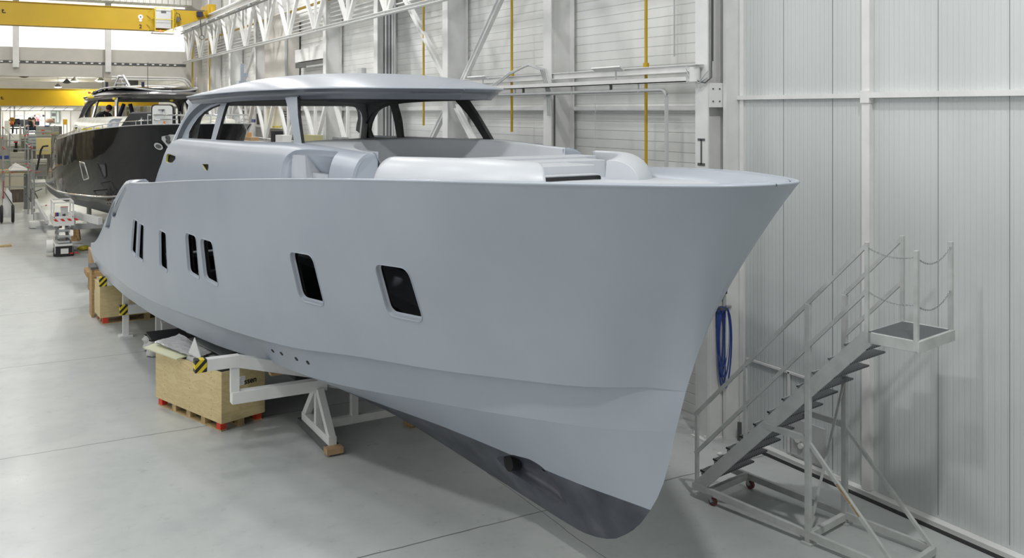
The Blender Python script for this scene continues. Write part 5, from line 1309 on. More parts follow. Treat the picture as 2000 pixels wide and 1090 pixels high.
# plates near the bow
def onside(px, py, u0=2, w0=.4):
    f = lambda u, w: topside(u, w)+Vector((0, DY, DZ)); u, w = solve_uv(px, py, f, u0, w0); n = surf_n(f, u, w)
    if n.dot(OUT(1)) < 0: n = -n
    return f, u, w, n
f, u, w, n = onside(311, 285); x_, d_, z_ = frame_from(n)
c = f(u, w)+n*.012; lp = [c+x_*.20*math.cos(a)+z_*.12*math.sin(a) for a in [2*PI*k/22 for k in range(22)]]; mb = MB(); mb.prism(lp, n*.02); mb.build('oval_vent', M['alu'], dark)
lp = [c+n*.022+x_*.13*math.cos(a)+z_*.07*math.sin(a) for a in [2*PI*k/22 for k in range(22)]]; mb = MB(); mb.prism(lp, n*.006); mb.build('oval_vent_opening', M['dark_steel'], dark)
f = lambda u, w: topside(u, w)+Vector((0, DY, DZ))
pl_ = invert([(317, 266), (333, 262), (345, 262), (345, 290), (332, 290), (324, 280), (317, 272)], f, 2, .3)
mb = MB(); pts = [f(u, w)+surf_n(f, u, w)*(.012 if surf_n(f, u, w).dot(OUT(1)) > 0 else -.012) for u, w in pl_]; mb.prism(pts, n*.015); fix_normals(mb.build('anchor_plate', M['alu'], dark))
for q in ((329, 268), (330, 275.5)):
    f, u, w, n = onside(*q); c = f(u, w)+n*.04; x_, d_, z_ = frame_from(n); mb = MB(); mb.tube([c+x_*.06*math.cos(a)+z_*.06*math.sin(a) for a in [2*PI*k/14 for k in range(14)]], .025, 6, closed=True); mb.build('anchor_roller', M['dark_steel'], dark)
for q4, fm in (([(155,314.5),(165,317),(175,349),(164,353)], M['chrome']), ([(189,315.5),(206.5,319.5),(209,345),(203,350)], M['black'])):
    hh = round_poly(order(invert(q4, f, 8, .9)), .10, 4); mb = MB(); loop_sweep(mb, hh, [(0, 0), (0, .02), (-.05, .022), (-.055, .004)], f, flip=OUT(1)); mb.build('window_frame', fm, dark)
    mb = MB(); loop_sweep(mb, hh, [(-.05, .003), (-.06, .004)], f, flip=OUT(1), cap=True); mb.build('window_pane', M['black_gloss'], dark)
# struts inside the dark cabin
for a, b2 in (((242, 203), (230, 236)), ((254, 203), (259, 222))): 
    mb = MB(); mb.cyl(dq(*a, 8.5), dq(*b2, 8.5), .07, 8); mb.build('cabin_prop', M['darkblue'], dark)

# ------------------------------------------------------------------ people
def person(label, joints, radii, shirt, trousers, hair_at, face_dir, cap=None, scale=1.0):
    """joints: name -> point. One continuous skinned body; shirt, trousers and hair are its children."""
    order_ = ['pelvis', 'belly', 'chest', 'neck', 'head', 'crown', 'lsh', 'lel', 'lwr', 'lha', 'rsh', 'rel', 'rwr', 'rha', 'lhip', 'lkn', 'lan', 'lto', 'rhip', 'rkn', 'ran', 'rto']
    E_ = [('pelvis','belly'),('belly','chest'),('chest','neck'),('neck','head'),('head','crown'),('chest','lsh'),('lsh','lel'),('lel','lwr'),('lwr','lha'),('chest','rsh'),('rsh','rel'),('rel','rwr'),('rwr','rha'),('pelvis','lhip'),('lhip','lkn'),('lkn','lan'),('lan','lto'),('pelvis','rhip'),('rhip','rkn'),('rkn','ran'),('ran','rto')]
    def skin(name, keys, grow, m, parent, cut=None):
        idx = {k: i for i, k in enumerate(keys)}; pts = [Vector(joints[k]) for k in keys]
        if parent is not None: pts = [root_mat(parent).inverted() @ p for p in pts]
        ed, rad = [], [radii[k]*scale+grow*(.35 if k == 'neck' else 1) for k in keys]
        for a, b2 in E_:
            if a in idx and b2 in idx:
                i, j = idx[a], idx[b2]; last = i
                for t in (.33, .67): pts.append(pts[i].lerp(pts[j], t)); rad.append(rad[i]*(1-t)+rad[j]*t); ed.append((last, len(pts)-1)); last = len(pts)-1
                ed.append((last, j))
        me = bpy.data.meshes.new(name); me.from_pydata(pts, ed, []); me.update(); me.materials.append(m)
        o = bpy.data.objects.new(name, me); COL.objects.link(o)
        md = o.modifiers.new('skin', 'SKIN'); md.use_smooth_shade = True
        for i, r in enumerate(rad): me.skin_vertices[0].data[i].radius = (r, r); me.skin_vertices[0].data[i].use_root = (i == 0)
        sb = o.modifiers.new('sub', 'SUBSURF'); sb.levels = 2; sb.render_levels = 2
        if parent is not None: o.parent = parent
        return o
    root = empty('person', joints['pelvis'], 0, label, 'person')
    body = skin('body', order_, 0, M['skin'], root)
    skin('shirt', ['pelvis', 'belly', 'chest', 'neck', 'lsh', 'lel', 'rsh', 'rel'], .028*scale, shirt, root)
    skin('trousers', ['pelvis', 'lhip', 'lkn', 'lan', 'rhip', 'rkn', 'ran'], .022*scale, trousers, root)
    h = Vector(joints['crown']); fd = Vector(face_dir).normalized(); hd = (Vector(joints['head'])+h)/2
    mb = MB(); mb.sphere(hd-fd*.022*scale+Vector((0, 0, .022))*scale, .112*scale, 12, sc=(1, 1, 1.02)); mb.build('hair', hair_at, root)
    up = (h-Vector(joints['neck'])).normalized(); sd = fd.cross(up)
    mb = MB(); mb.sphere(hd+fd*.105*scale-up*.01, .018*scale, 8, sc=(1, 1, 1.5)); mb.build('nose', M['skin'], root)
    mb = MB()
    for k in (-1, 1): mb.sphere(hd+fd*.092*scale+sd*k*.033*scale+up*.02, .010*scale, 6)
    mb.build('eyes', M['black'], root)
    return root
RAD = dict(pelvis=.135, belly=.125, chest=.135, neck=.058, head=.085, crown=.075, lsh=.075, lel=.047, lwr=.033, lha=.036, rsh=.075, rel=.047, rwr=.033, rha=.036, lhip=.10, lkn=.06, lan=.043, lto=.04, rhip=.10, rkn=.06, ran=.043, rto=.04)
# kneeling worker in the dark boat: torso leaning to the right of the picture
p0 = dq(202.5, 252, 9.0, .2); rx = Vector((RT[0], RT[1], 0)); fx = Vector((FW[0], FW[1], 0)); zz = Vector((0, 0, 1))
def J(a, b, c): return p0+rx*a+fx*b+zz*c
person('worker in a black short-sleeved shirt bending over inside the dark boat cabin', dict(pelvis=J(-.05,0,0), belly=J(-.04,0,.22), chest=J(.02,0,.50), neck=J(.13,-.02,.66), head=J(.20,-.03,.70), crown=J(.27,-.04,.80),
    lsh=J(-.12,-.12,.52), lel=J(-.20,-.2,.26), lwr=J(-.17,-.30,.05), lha=J(-.13,-.36,-.02), rsh=J(.19,.06,.50), rel=J(.30,-.02,.24), rwr=J(.30,-.12,.0), rha=J(.30,-.18,-.07),
    lhip=J(-.10,-.08,-.03), lkn=J(.0,-.40,-.2), lan=J(-.12,0,-.38), lto=J(-.2,.1,-.40), rhip=J(.05,.08,-.03), rkn=J(.2,-.3,-.2), ran=J(.05,.08,-.38), rto=J(0,.2,-.40)), RAD, M['tshirt'], M['jeans'], M['hair'], rx*.8-zz*.5)
# ================================================================== far end of the hall
ws, gs = M['white_steel'], M['grey_steel']
def pbox(px0, py0, px1, py1, d, th, mb=None):
    "a box whose hall-facing front fills the pixel rectangle at depth d, th deep (axis aligned)"
    p = at((px0+px1)/2, py1, d); y = p.y
    a, b = at_y(px0, py1, y), at_y(px1, py0, y)
    return (mb or MB()).box((a.x, y, a.z), (b.x, y+th, b.z))
# ---- scissor lift
sl = empty('scissor_lift', (2.3, 35.2, 0), 0, 'white scissor lift with red striped platform edge parked on the hall floor', 'scissor lift')
def sx_(px): return at_y(px, 500, 35.0).x
def sz_(py, y=35.0): return at_y(120, py, y).z
x0, x1, yb0, yb1 = sx_(107), sx_(143), 35.0, 36.9
MB().box((x0, yb0, .1), (x1, yb1, .42)).build('chassis', M['white'], sl, bevel=.03)
MB().box((x0+.02, yb0-.02, .03), (x1-.02, yb0+.02, .36)).build('bumper', M['black'], sl)
mb = MB(); mb.box((x0+.18, yb0-.03, .1), (x0+.42, yb0-.015, .28)); mb.build('service_hatch', M['white'], sl)
for k in (0, 1): MB().box((x0+.46+.16*k, yb0-.035, .08), (x0+.56+.16*k, yb0-.015, .13)).build('warning_mark', M['red'], sl)
for xx in (x0+.02, x1-.02):
    for yy in (yb0+.25, yb1-.3): MB().cyl((xx-.05, yy, .15), (xx+.05, yy, .15), .15, 16).build('wheel', M['dark_steel'], sl)
mb = MB(); mb.cyl((x0-.25, yb0+.3, .35), (x0-.05, yb0+.3, .35), .22, 14); mb.build('side_fender', M['white'], sl)
z0, z1 = .45, 1.04
for k in range(3):
    za, zb = z0+(z1-z0)*k/3, z0+(z1-z0)*(k+1)/3
    for xx in (x0+.12, x1-.12):
        mb = MB(); mb.bar((xx, yb0+.15, za), (xx, yb1-.15, zb), .05, .09); mb.bar((xx, yb0+.15, zb), (xx, yb1-.15, za), .05, .09); mb.build('scissor_arm', gs, sl)
    MB().cyl((x0+.1, yb0+.15, za+.03), (x1-.1, yb0+.15, za+.03), .04, 8).build('cross_tube', gs, sl)
MB().box((x0-.05, yb0-.05, 1.06), (x1+.03, yb1, 1.30)).build('platform', M['white'], sl)
for k in range(4):
    xa = x0+.02+.21*k; MB().prism([(xa, yb0-.056, 1.22), (xa+.10, yb0-.056, 1.22), (xa+.02, yb0-.056, 1.30), (xa-.08, yb0-.056, 1.30)], (0, .004, 0)).build('red_stripe', M['red'], sl)
rx0, rx1 = sx_(96.5), sx_(141.5); zt, zm = sz_(396), sz_(424)
for xx in (x0-.03, x1):
    for yy in (yb0, yb1-.5): MB().bar((xx, yy, 1.3), (xx, yy, zt), .05, up=(1, 0, 0)).build('guard_post', M['white'], sl)
for z in (zt, zm):
    for a, b in (((x0-.03, yb0, z), (x1, yb0, z)), ((x0-.03, yb1-.5, z), (x1, yb1-.5, z)), ((x0-.03, yb0, z), (x0-.03, yb1-.5, z)), ((x1, yb0, z), (x1, yb1-.5, z))): MB().bar(a, b, .05).build('guard_rail', M['white'], sl)
lp = pbox(118, 403, 133, 418, 31.6, .03); lo = lp.build('instruction_board', M['white'], sl)
for r_ in range(5):
    for c_ in range(5): pbox(119+2.8*c_, 405.5+2.5*r_, 120.8+2.8*c_, 407+2.5*r_, 31.55, .01).build('pictogram', gs, lo)
pbox(118, 403, 133, 404.6, 31.56, .01).build('red_heading', M['red'], lo)
pbox(112, 414, 134, 423, 32.0, .04).build('control_panel', M['white'], sl); 
for k, (px_, m_) in enumerate(((109, 'orange'), (111.5, 'blue'), (125, 'dark_steel'))): 
    p = at(px_, 448, 31.9); tag(MB().cyl((p.x, p.y, 1.30), (p.x, p.y, 1.47), .05, 10).build('bottle', M[m_]), ('orange', 'blue', 'dark')[k]+' bottle standing on the scissor lift platform', 'bottle')
tag(pbox(128, 443, 138, 449, 32, .3).build('paper_box', M['paper']), 'small white box on the scissor lift platform', 'box')
tag(pbox(111, 424, 121, 446, 32.4, .05).build('brown_board', M['timber']), 'brown board standing on the scissor lift platform', 'board')
p = at_z(163, 489, .0)
for k, (dx, dy, r_, m_) in enumerate(((0, 0, .16, 'yellow2'), (-.3, .15, .14, 'paper'), (.05, .35, .12, 'yellow2'))):
    tag(MB().sphere(p+Vector((dx, dy, r_*.55)), r_, 8, sc=(1.3, 1, .55)).build('crumpled_film', M[m_]), ('yellow crumpled film on the floor beside the scissor lift', 'clear crumpled film on the floor beside the scissor lift', 'second yellow film scrap on the floor behind the first')[k], 'litter')
# ---- cradle of the dark boat
dc = empty('hull_cradle', (3.5, 40, 0), 0, 'white steel cradle under the dark boat with sloping beams', 'cradle', 'white hull cradles')
def qb(px0, py0, px1, py1, d0, d1, w, h, nm='beam', m=ws, par=dc): return MB().bar(at(px0, py0, d0), at(px1, py1, d1), w, h).build(nm, m, par)
qb(140, 443, 200, 440, 32.8, 33.6, .15, .2); qb(141, 419, 196, 432, 32.9, 31.2, .14, .24); qb(143, 412, 143, 446, 32.7, 32.7, .14, .16, 'upright')
qb(70, 392, 93, 434, 40.5, 35.9, .10, .14); qb(66, 405, 80, 405, 39.5, 39.2, .10, .10); 
p = at_z(75, 445, 0); bs = MB(); bs.lathe((p.x, p.y, 0), [(0, .02), (.36, .02), (.37, .06), (.37, .26), (.35, .30), (0, .31)], 24); bs.build('wrapped_foot', M['white'], dc); MB().box((p.x-.1, p.y-.5, .0), (p.x+.75, p.y-.2, .12)).build('foot_plate', gs, dc)
MB().box((p.x-.1, p.y+1.5, 0), (p.x+.3, p.y+1.9, .5)).build('upright', ws, dc)
MB().cyl((p.x+2.1, p.y+1.5, 0), (p.x+2.1, p.y+1.5, 1.1), .1, 8).build('upright', ws, dc); MB().box((5.2, 42, 0), (5.6, 42.5, .7)).build('keel_support', M['dark_steel'], dc)
ts = empty('timber_trestle', at_z(148, 470, 0), 0, 'brown timber trestle standing on the floor behind the scissor lift', 'trestle')
qb(140, 468, 155, 468, 34.5, 34.5, .1, .1, 'rail', M['timber'], ts); qb(146, 469, 146, 447, 34.5, 34.5, .1, .1, 'upright', M['timber'], ts); qb(152, 447, 154.5, 469, 34.5, 34.5, .1, .1, 'upright', M['timber'], ts); qb(140, 463, 155, 461, 34.6, 34.6, .08, .08, 'rail', M['timber'], ts)
# ---- scaffold by the dark stern
sc = empty('scaffold_tower', (1.2, 45, 0), 0, 'grey tube scaffold with red couplers and a plank deck at the far left', 'scaffold')
tube_m = M['galv']
def st_(px0, py0, px1, py1, d0, d1, r=.03, nm='scaffold_tube', m=tube_m): return MB().cyl(at(px0, py0, d0), at(px1, py1, d1), r, 6).build(nm, m, sc)
def foot(px, d): 
    return HY+F*EYE/d
DS = 44.5
for px, d, top in ((5.5, DS, 247), (19, DS+3, 262), (49, DS+3, 246), (55, DS, 247), (62.5, DS, 280), (66.5, 41, 322)):
    st_(px, top, px, foot(px, d), d, d, .035)
for py, a, b in ((274.5, 6, 62), (291, 6, 62), (314, 6, 60), (334, 0, 60), (344, 6, 50), (365, 8, 50), (258.5, 48, 104), (293, 62, 95), (257, 48, 100)):
    st_(a, py, b, py, DS, DS, .028)
for a in ((7, 249, 27, 268), (50, 279, 61, 290), (48, 375, 62, 395), (64, 368, 74, 388), (64, 376, 82, 369)): st_(a[0], a[1], a[2], a[3], DS, DS, .025, m=tube_m if a[1] < 300 else M['dark_steel'])
for px, py in ((5.5, 249), (5.5, 269), (6, 288), (8, 291), (49, 265), (54, 263), (57, 282), (60, 287), (62, 290), (102, 263), (61, 333), (5.5, 336), (24, 337), (70, 337), (78, 336), (66, 357), (72, 356), (85, 357), (90, 401), (52, 320), (55, 327), (5.5, 385), (84, 261)):
    MB().sphere(at(px, py, DS-.05), .04, 6, sc=(1.2, 1, .8)).build('coupler', M['red'], sc)
for px, py in ((15, 316), (53, 277)): MB().sphere(at(px, py, DS-.06), .04, 6).build('coupler', mat('green_plastic', (.05, .45, .12), .5), sc)
pd = MB(); a, b = at(0, 336.5, DS), at(60, 336.5, DS); pd.box((a.x-1, a.y, a.z-.06), (b.x, a.y+2.6, a.z)); pd.build('plank_deck', M['wood_pale'], sc)
pd = MB(); a, b = at(64, 357, 41.5), at(93, 357, 41.5); pd.box((a.x, a.y, a.z-.05), (b.x, a.y+2.2, a.z)); pd.build('plank_deck', M['galv'], sc)
for k in range(7): st_(48+1.6*k, 340, 48+1.6*k, foot(0, DS+1.5)-3, DS+1.5, DS+1.5, .04, 'spare_tube', M['dark_steel'] if k % 2 else tube_m)
a = at(40, 334, DS); sp = MB(); sp.add([a+Vector((-.45, .3, .02)), a+Vector((.45, .25, .02)), a+Vector((.35, .9, .05)), a+Vector((-.2, 1.1, .35)), a+Vector((-.5, .8, .1))], [(0,1,2,3,4)]); sp.add([a+Vector((-.45, .3, .0)), a+Vector((.45, .25, .0)), a+Vector((.35, .9, .03)), a+Vector((-.2, 1.1, .33)), a+Vector((-.5, .8, .08))], [(4,3,2,1,0)])
tag(sp.build('paper_sheet', M['paper']), 'big white paper sheet lying on the scaffold planks', 'paper')
for k, (x0_, x1_) in enumerate(((0, 5), (8.5, 17.5))): tag(pbox(x0_, 304, x1_, 311, DS+.6, .4).build('storage_bin', mat('blue_plastic', (.03, .06, .26), .5), bevel=.02), ('dark blue bin at the left edge on the scaffold rail', 'dark blue bin on the scaffold beside the left post')[k], 'bin')
for o in [bpy.data.objects.get('storage_bin'), bpy.data.objects.get('storage_bin.001')]: pass
# wheeled stand in black and white at the left edge
wsn = empty('wheeled_stand', at_z(12, 436, 0), 0, 'white stand on large black wheels with a red upright at the left edge', 'stand')
p = at_z(13, 436, 0)
mb = MB(); mb.prism([(p.x-.22, p.y, .25), (p.x+.28, p.y, .25), (p.x+.2, p.y, 1.3), (p.x+.0, p.y, 1.55), (p.x-.12, p.y, 1.2)], (0, .3, 0)); fix_normals(mb.build('shield', M['white'], wsn))
for dx in (-.2, .24): MB().lathe((p.x+dx, p.y-.05, .42), [(0, -.06), (.36, -.06), (.42, 0), (.36, .06), (0, .06)], 18, axis='x').build('wheel', M['black'], wsn)
mb = MB(); mb.bar((p.x-.1, p.y-.08, 1.4), (p.x+.25, p.y-.08, .8), .08, .03); mb.build('black_band', M['black'], wsn); MB().bar((p.x-.12, p.y-.1, 1.1), (p.x-.12, p.y-.1, 1.9), .04, up=(1, 0, 0)).build('red_upright', mat('dark_red', (.30, .03, .03), .5), wsn)
tag(MB().box((.05, 38.5, 0), (.7, 38.8, .06)).build('timber_plank', M['wood_pale']), 'pale plank end on the floor at the left edge of the photo', 'plank')
# ---- brush curtain, panel painted as lit floor and blocks at the far end
bc = empty('strip_curtain', at(38, 398, 49), 0, 'dark low hanging strip barrier across the far end of the floor', 'barrier')
pbox(20, 369, 62, 396, 49.5, .06).build('curtain_sheet', mat('strip_plastic', (.14, .125, .105), .7, var=.6, scale=6, stretch=(6, 6, .3)), bc); pbox(20, 367.5, 62, 369.5, 49.4, .1).build('curtain_rail', gs, bc)
tag(pbox(10, 330, 49, foot(0, 53.5), 53.5, .1).build('lit_floor_panel', mat('lit_floor_cream', (.80, .76, .64), .5)), 'upright cream panel painted as the lit floor behind the scaffold', 'panel')  # upright sheet whose pale colour stands in for lit floor beyond
pbx = [('white_cabinet', 15, 262, 41, 285, 60, M['white'], 'tall white cabinet behind the scaffold at the far left', 'cabinet'),
 ('drawer_cabinet', 54, 262, 71, 286, 60, mat('pale_blue_cabinet', (.52, .56, .60), .5), 'pale blue-grey drawer cabinet behind the scaffold', 'cabinet'),
 ('yellow_partition', 71, 270, 100, 302, 62, mat('pale_yellow_board', (.64, .54, .25), .6), 'pale yellow wooden partition beyond the scaffold', 'partition'),
 ('work_bench', 20, 297, 50, 320, 56, M['white'], 'long white workbench behind the scaffold', 'bench'),
 ('white_bench', 60, 311, 92, 318, 55, M['white'], 'white bench top behind the black prop near the dark boat', 'bench'),
 ('grey_shutter', 66, 320, 90, 345, 56, gs, 'grey slatted shutter below the white bench', 'shutter'),
 ('part_rack', 71, 246, 103, 267, 66, gs, 'grey wire rack of parts below the office glazing', 'rack'),
 ('part_rack', 104, 246, 120, 262, 66, mat('rack_grey', (.36, .38, .38), .5), 'darker grey rack of parts right of the wire rack', 'rack'),
 ('olive_beam', 84, 258, 117, 262.5, 64, M['olive'], 'olive green beam below the racks at the far end', 'beam'),
 ('dark_locker', 116, 247, 121, 262, 63, M['dark_steel'], 'narrow dark locker left of the dark boat cabin', 'locker'),
 ('white_screen', 9, 236, 20, 262, 62, M['white'], 'white standing screen at the far left below the office', 'screen'),
 ('pillar_box', 38, 246, 41.5, 266, 58, M['white'], 'slim white pillar box behind the scaffold', 'box'),
 ('yellow_bin', 124, 233, 131.5, 243.5, 60, mat('bin_yellow', (.78, .46, .02), .5), 'bright yellow bin left of the dark boat cabin', 'bin'),
 ('low_wall', 20, 320, 62, 333, 57, M['wall_plain'], 'low plain wall behind the workbench at the far left', 'low wall')]
for nm, a0, b0, a1, b1, d, m_, lab, cat in pbx:
    c = empty(nm, at((a0+a1)/2, b1, d), 0, lab, cat); pbox(a0, b0, a1, b1, d, .5).build('body', m_, c)
    n = {'drawer_cabinet': 4, 'part_rack': 3, 'grey_shutter': 6, 'white_cabinet': 1, 'work_bench': 2}.get(nm, 0)
    for k in range(n): yy = b0+(b1-b0)*(k+.85)/n; pbox(a0+.5, yy, a1-.5, yy+.5, d-.03, .03).build('drawer_edge' if nm == 'drawer_cabinet' else 'shelf_edge', M['dark_steel'], c)
    pz = at((a0+a1)/2, b1, d).z
    if pz > .1:
        if True: pbox(a0, b1, a0+1.2, foot(0, d)-.5, d+.2, .12).build('leg', gs, c); pbox(a1-1.2, b1, a1, foot(0, d)-.5, d+.2, .12).build('leg', gs, c)
for k, (px, m_, lab) in enumerate(((77, 'yellow2', 'yellow tub on the wire rack'), (97, 'yellow2', 'second yellow tub at the right end of the wire rack'), (90, 'blue', 'blue cloth lying on top of the wire rack'))):
    pz = (255, 255, 245)[k]; tag(pbox(px-2.5, pz, px+2.5+(4 if k == 2 else 0), pz+5 if k < 2 else 247, 65.8, .3).build('tub' if k < 2 else 'cloth', M[m_]), lab, 'tub' if k < 2 else 'cloth')
mr = empty('machine', at(83, 258, 64.2), 0, 'small red machine head on the olive beam', 'machine'); pbox(81, 253.5, 87, 257, 64.1, .3).build('head', M['red'], mr); pbox(80, 256.5, 82.5, 258.2, 64.1, .3).build('foot', M['dark_steel'], mr)
tl = empty('drill_stand', at(30, 285, 55), 0, 'black and red drill stand on the bench at the far left', 'drill'); pbox(27, 276, 35, 279, 56.1, .2).build('drill_head', M['red'], tl); pbox(29, 279, 34, 297, 56.1, .2).build('column', M['black'], tl); pbox(26, 289, 30, 297, 56.1, .3).build('motor', M['black'], tl)
pr = empty('prop', at(75, 330, 43), 0, 'black bent prop leaning against the dark boat stern', 'prop'); MB().tube([at(94, 285, 43), at(84, 286, 43), at(80, 293, 43), at(72, 332, 43)], .045, 6).build('tube', M['black'], pr)
# ---- office behind glass at the far end
of = empty('office_glazing', at_y(70, 262, 74), 0, 'white framed office glazing across the far end wall', 'office front')
Y = 74.0
def obox(px0, py0, px1, py1, y, th, nm, m_, par=None):
    a, b = at_y(px0, py1, y), at_y(px1, py0, y); o = MB().box((a.x, y, a.z), (b.x, y+th, b.z)).build(nm, m_, par); return o
obox(4, 212.5, 142, 215, Y, .3, 'header', mat('white_glow_light', (.9, .9, .88), .5, emit=(1, 1, .97), estr=1.2), of)
for px in (5, 47.5, 88, 138): obox(px-.9, 215, px+.9, 264, Y, .15, 'mullion', ws, of)
obox(4, 262, 142, 266, Y, .3, 'floor_edge', ws, of)
a = at_y(4, 266, Y); b = at_y(142, 266, Y)
struct('wall_office', MB().box((a.x, 80.5, a.z), (b.x+6, 80.7, 6.5)), mat('office_wall', (.80, .80, .77), .6)); struct('floor_office', MB().box((a.x, Y, a.z-.2), (b.x+6, 80.5, a.z)), M['wall_plain'])
struct('ceiling_office', MB().box((a.x, Y, 5.35), (b.x+6, 80.5, 5.45)), M['white'])
lamp(((a.x+b.x)/2, 77, 5.3), 3.0, 260, (1, 1, .98))
def pic(px0, py0, px1, py1, lab, m_='dark_steel'): tag(obox(px0, py0, px1, py1, 80.42, .06, 'picture', M[m_]), lab, 'picture')
pic(60, 226, 66, 229, 'small dark picture on the office wall, leftmost of the row', 'grey_steel'); pic(66.5, 224.5, 74, 228, 'wide dark picture in the middle of the office wall row'); pic(75.5, 226, 80.5, 229, 'dark boat picture right of the wide one on the office wall', 'grey_steel'); pic(83, 224.5, 89, 227.5, 'rightmost dark picture of the office wall row', 'darkblue')
pic(30, 226, 35, 227.3, 'pale strip picture on the left office wall', 'galv'); pic(38, 225.5, 43, 227, 'second pale strip picture on the left office wall', 'galv')
ck = empty('wall_clock', at_y(52, 220, 80.4), 0, 'round white clock high on the office wall', 'clock'); p = at_y(52, 220, 80.4); MB().cyl(p, p+Vector((0, .05, 0)), .12, 16).build('face', M['white'], ck); MB().tube([p+Vector((.12*math.cos(t), 0, .12*math.sin(t))) for t in [2*PI*k/16 for k in range(16)]], .012, 5, closed=True).build('rim', gs, ck)
ow = empty('office_window', at_y(110, 227, 80.4), 0, 'dark green framed inner window on the office back wall', 'window'); obox(99, 216, 117, 241, 80.3, .08, 'frame', mat('green_grey', (.22, .28, .25), .5), ow); obox(100.5, 217.5, 109, 239, 80.25, .05, 'pane', mat('pale_pane', (.50, .56, .53), .2), ow); obox(110.5, 217.5, 115.5, 239, 80.25, .05, 'pane', MATS['pale_pane'], ow); obox(101, 221, 108.5, 227, 80.2, .04, 'blind', M['dark_steel'], ow)
for k, (px, py, w_, lab) in enumerate(((28, 246, 11, 'long dark desk at the left of the office'), (62, 252, 9, 'dark desk in the middle of the office'), (98, 250, 9, 'white-topped desk at the right of the office'))):
    y_ = 75.5+k*.5; p = at_y(px, py, y_); d_ = empty('office_desk', (p.x, y_, a.z), 0, lab, 'desk', 'desks in the far office'); hw = w_*.021*1.9; MB().box((p.x-hw, y_, a.z+.70), (p.x+hw, y_+.7, a.z+.76)).build('desk_top', M['dark_steel'] if k < 2 else M['white'], d_); 
    for sx2 in (-1, 1): MB().box((p.x+sx2*hw*.9-.03, y_+.05, a.z), (p.x+sx2*hw*.9+.03, y_+.65, a.z+.7)).build('desk_leg', M['dark_steel'], d_)
for k, (px, lab) in enumerate(((24, 'black office chair left of the tall office chairs'), (32.5, 'tall black office chair with arms near the office wall'), (41, 'black office chair beside the left mullion'), (55, 'black office chair behind the seated tan worker'), (103, 'brown-topped parasol-like lamp stand chair in the office'))):
    if k == 4: continue
    y_ = 76.8; p = at_y(px, 240, y_); c = empty('office_chair', (p.x, y_, a.z), 0, lab, 'chair', 'office chairs at the far end'); z = a.z
    MB().box((p.x-.25, y_-.25, z+.45), (p.x+.25, y_+.25, z+.53)).build('seat', M['black'], c, bevel=.02); MB().box((p.x-.23, y_+.2, z+.6), (p.x+.23, y_+.27, z+1.15)).build('backrest', M['black'], c, bevel=.02); MB().cyl((p.x, y_, z), (p.x, y_, z+.45), .04, 8).build('column', M['dark_steel'], c)
    mb = MB(); mb.bar((p.x-.28, y_, z+.04), (p.x+.28, y_, z+.04), .06); mb.bar((p.x, y_-.28, z+.04), (p.x, y_+.28, z+.04), .06); mb.build('base', M['dark_steel'], c)
for k, (px, lab) in enumerate(((30, 'computer screen on the long dark office desk'), (62, 'computer screen near the middle office mullion'), (99, 'computer screen beside the right office mullion'))):
    y_ = 75.65+.5*k; p = at_y(px, 242, y_); c = empty('computer_screen', (p.x, y_, a.z+.76), 0, lab, 'screen', 'computer screens in the office'); z = a.z+.76
    MB().box((p.x-.27, y_, z+.12), (p.x+.27, y_+.04, z+.45)).build('display', M['black'], c); MB().box((p.x-.03, y_+.04, z), (p.x+.03, y_+.07, z+.3)).build('stand', M['dark_steel'], c); MB().box((p.x-.12, y_-.05, z), (p.x+.12, y_+.12, z+.015)).build('foot', M['dark_steel'], c)
tb = empty('brown_tent_lamp', at_y(97, 250, 75.5), 0, 'brown domed cover over equipment on the right office desk', 'cover'); p = at_y(97, 236, 75.8); mb = MB(); mb.lathe((p.x, 75.8, p.z-.12), [(.36, 0), (.34, .05), (.24, .22), (.12, .30), (0, .31)], 14); mb.build('dome', mat('brown_cloth', (.16, .09, .05), .8), tb); MB().cyl((p.x, 75.8, a.z), (p.x, 75.8, p.z-.1), .05, 8).build('stand', gs, tb)
def seated(px, py, y, fdir, shirt, hairm, lab, stand=False):
    c = at_y(px, py, y); z0 = a.z+(.92 if stand else .52); ux = Vector((1, 0, 0)); fx2 = Vector((fdir, 0, 0)); fw = Vector((0, -1, 0)); base = Vector((c.x, y, z0))
    def K(a_, b_, h): return base+fx2*a_+fw*b_+Vector((0, 0, h))
    person(lab, dict(pelvis=K(0,0,0), belly=K(.0,0,.18), chest=K(.03,0,.42), neck=K(.06,0,.56), head=K(.09,0,.62), crown=K(.10,0,.74), lsh=K(.04,.18,.46), lel=K(.10,.24,.2), lwr=K(.32,.2,.16), lha=K(.40,.18,.16), rsh=K(.04,-.18,.46), rel=K(.10,-.24,.2), rwr=K(.32,-.2,.16), rha=K(.40,-.18,.16),
        **(dict(lhip=K(0,.1,-.04), lkn=K(.03,.11,-.45), lan=K(0,.11,-.86), lto=K(.14,.11,-.90), rhip=K(0,-.1,-.04), rkn=K(.0,-.11,-.45), ran=K(-.06,-.11,-.86), rto=K(.08,-.11,-.90)) if stand else dict(
        lhip=K(.08,.1,0), lkn=K(.46,.12,.02), lan=K(.44,.12,-.42), lto=K(.58,.12,-.46), rhip=K(.08,-.1,0), rkn=K(.46,-.12,.02), ran=K(.44,-.12,-.42), rto=K(.58,-.12,-.46)))), RAD, shirt, M['jeans'], hairm, (fdir, -.3, 0))
seated(72, 231, 76.5, 1, M['pink_shirt'], mat('blond_hair', (.62, .36, .25), .7), 'person in a pink shirt standing at the desks in the far office', True)
seated(63, 239, 75.0, 1, M['tan_shirt'], M['hair'], 'person with dark hair in a tan top seated in the far office')
seated(60.5, 241, 74.6, -1, M['tshirt'], M['hair'], 'person in black seated back to back with the tan one in the office')
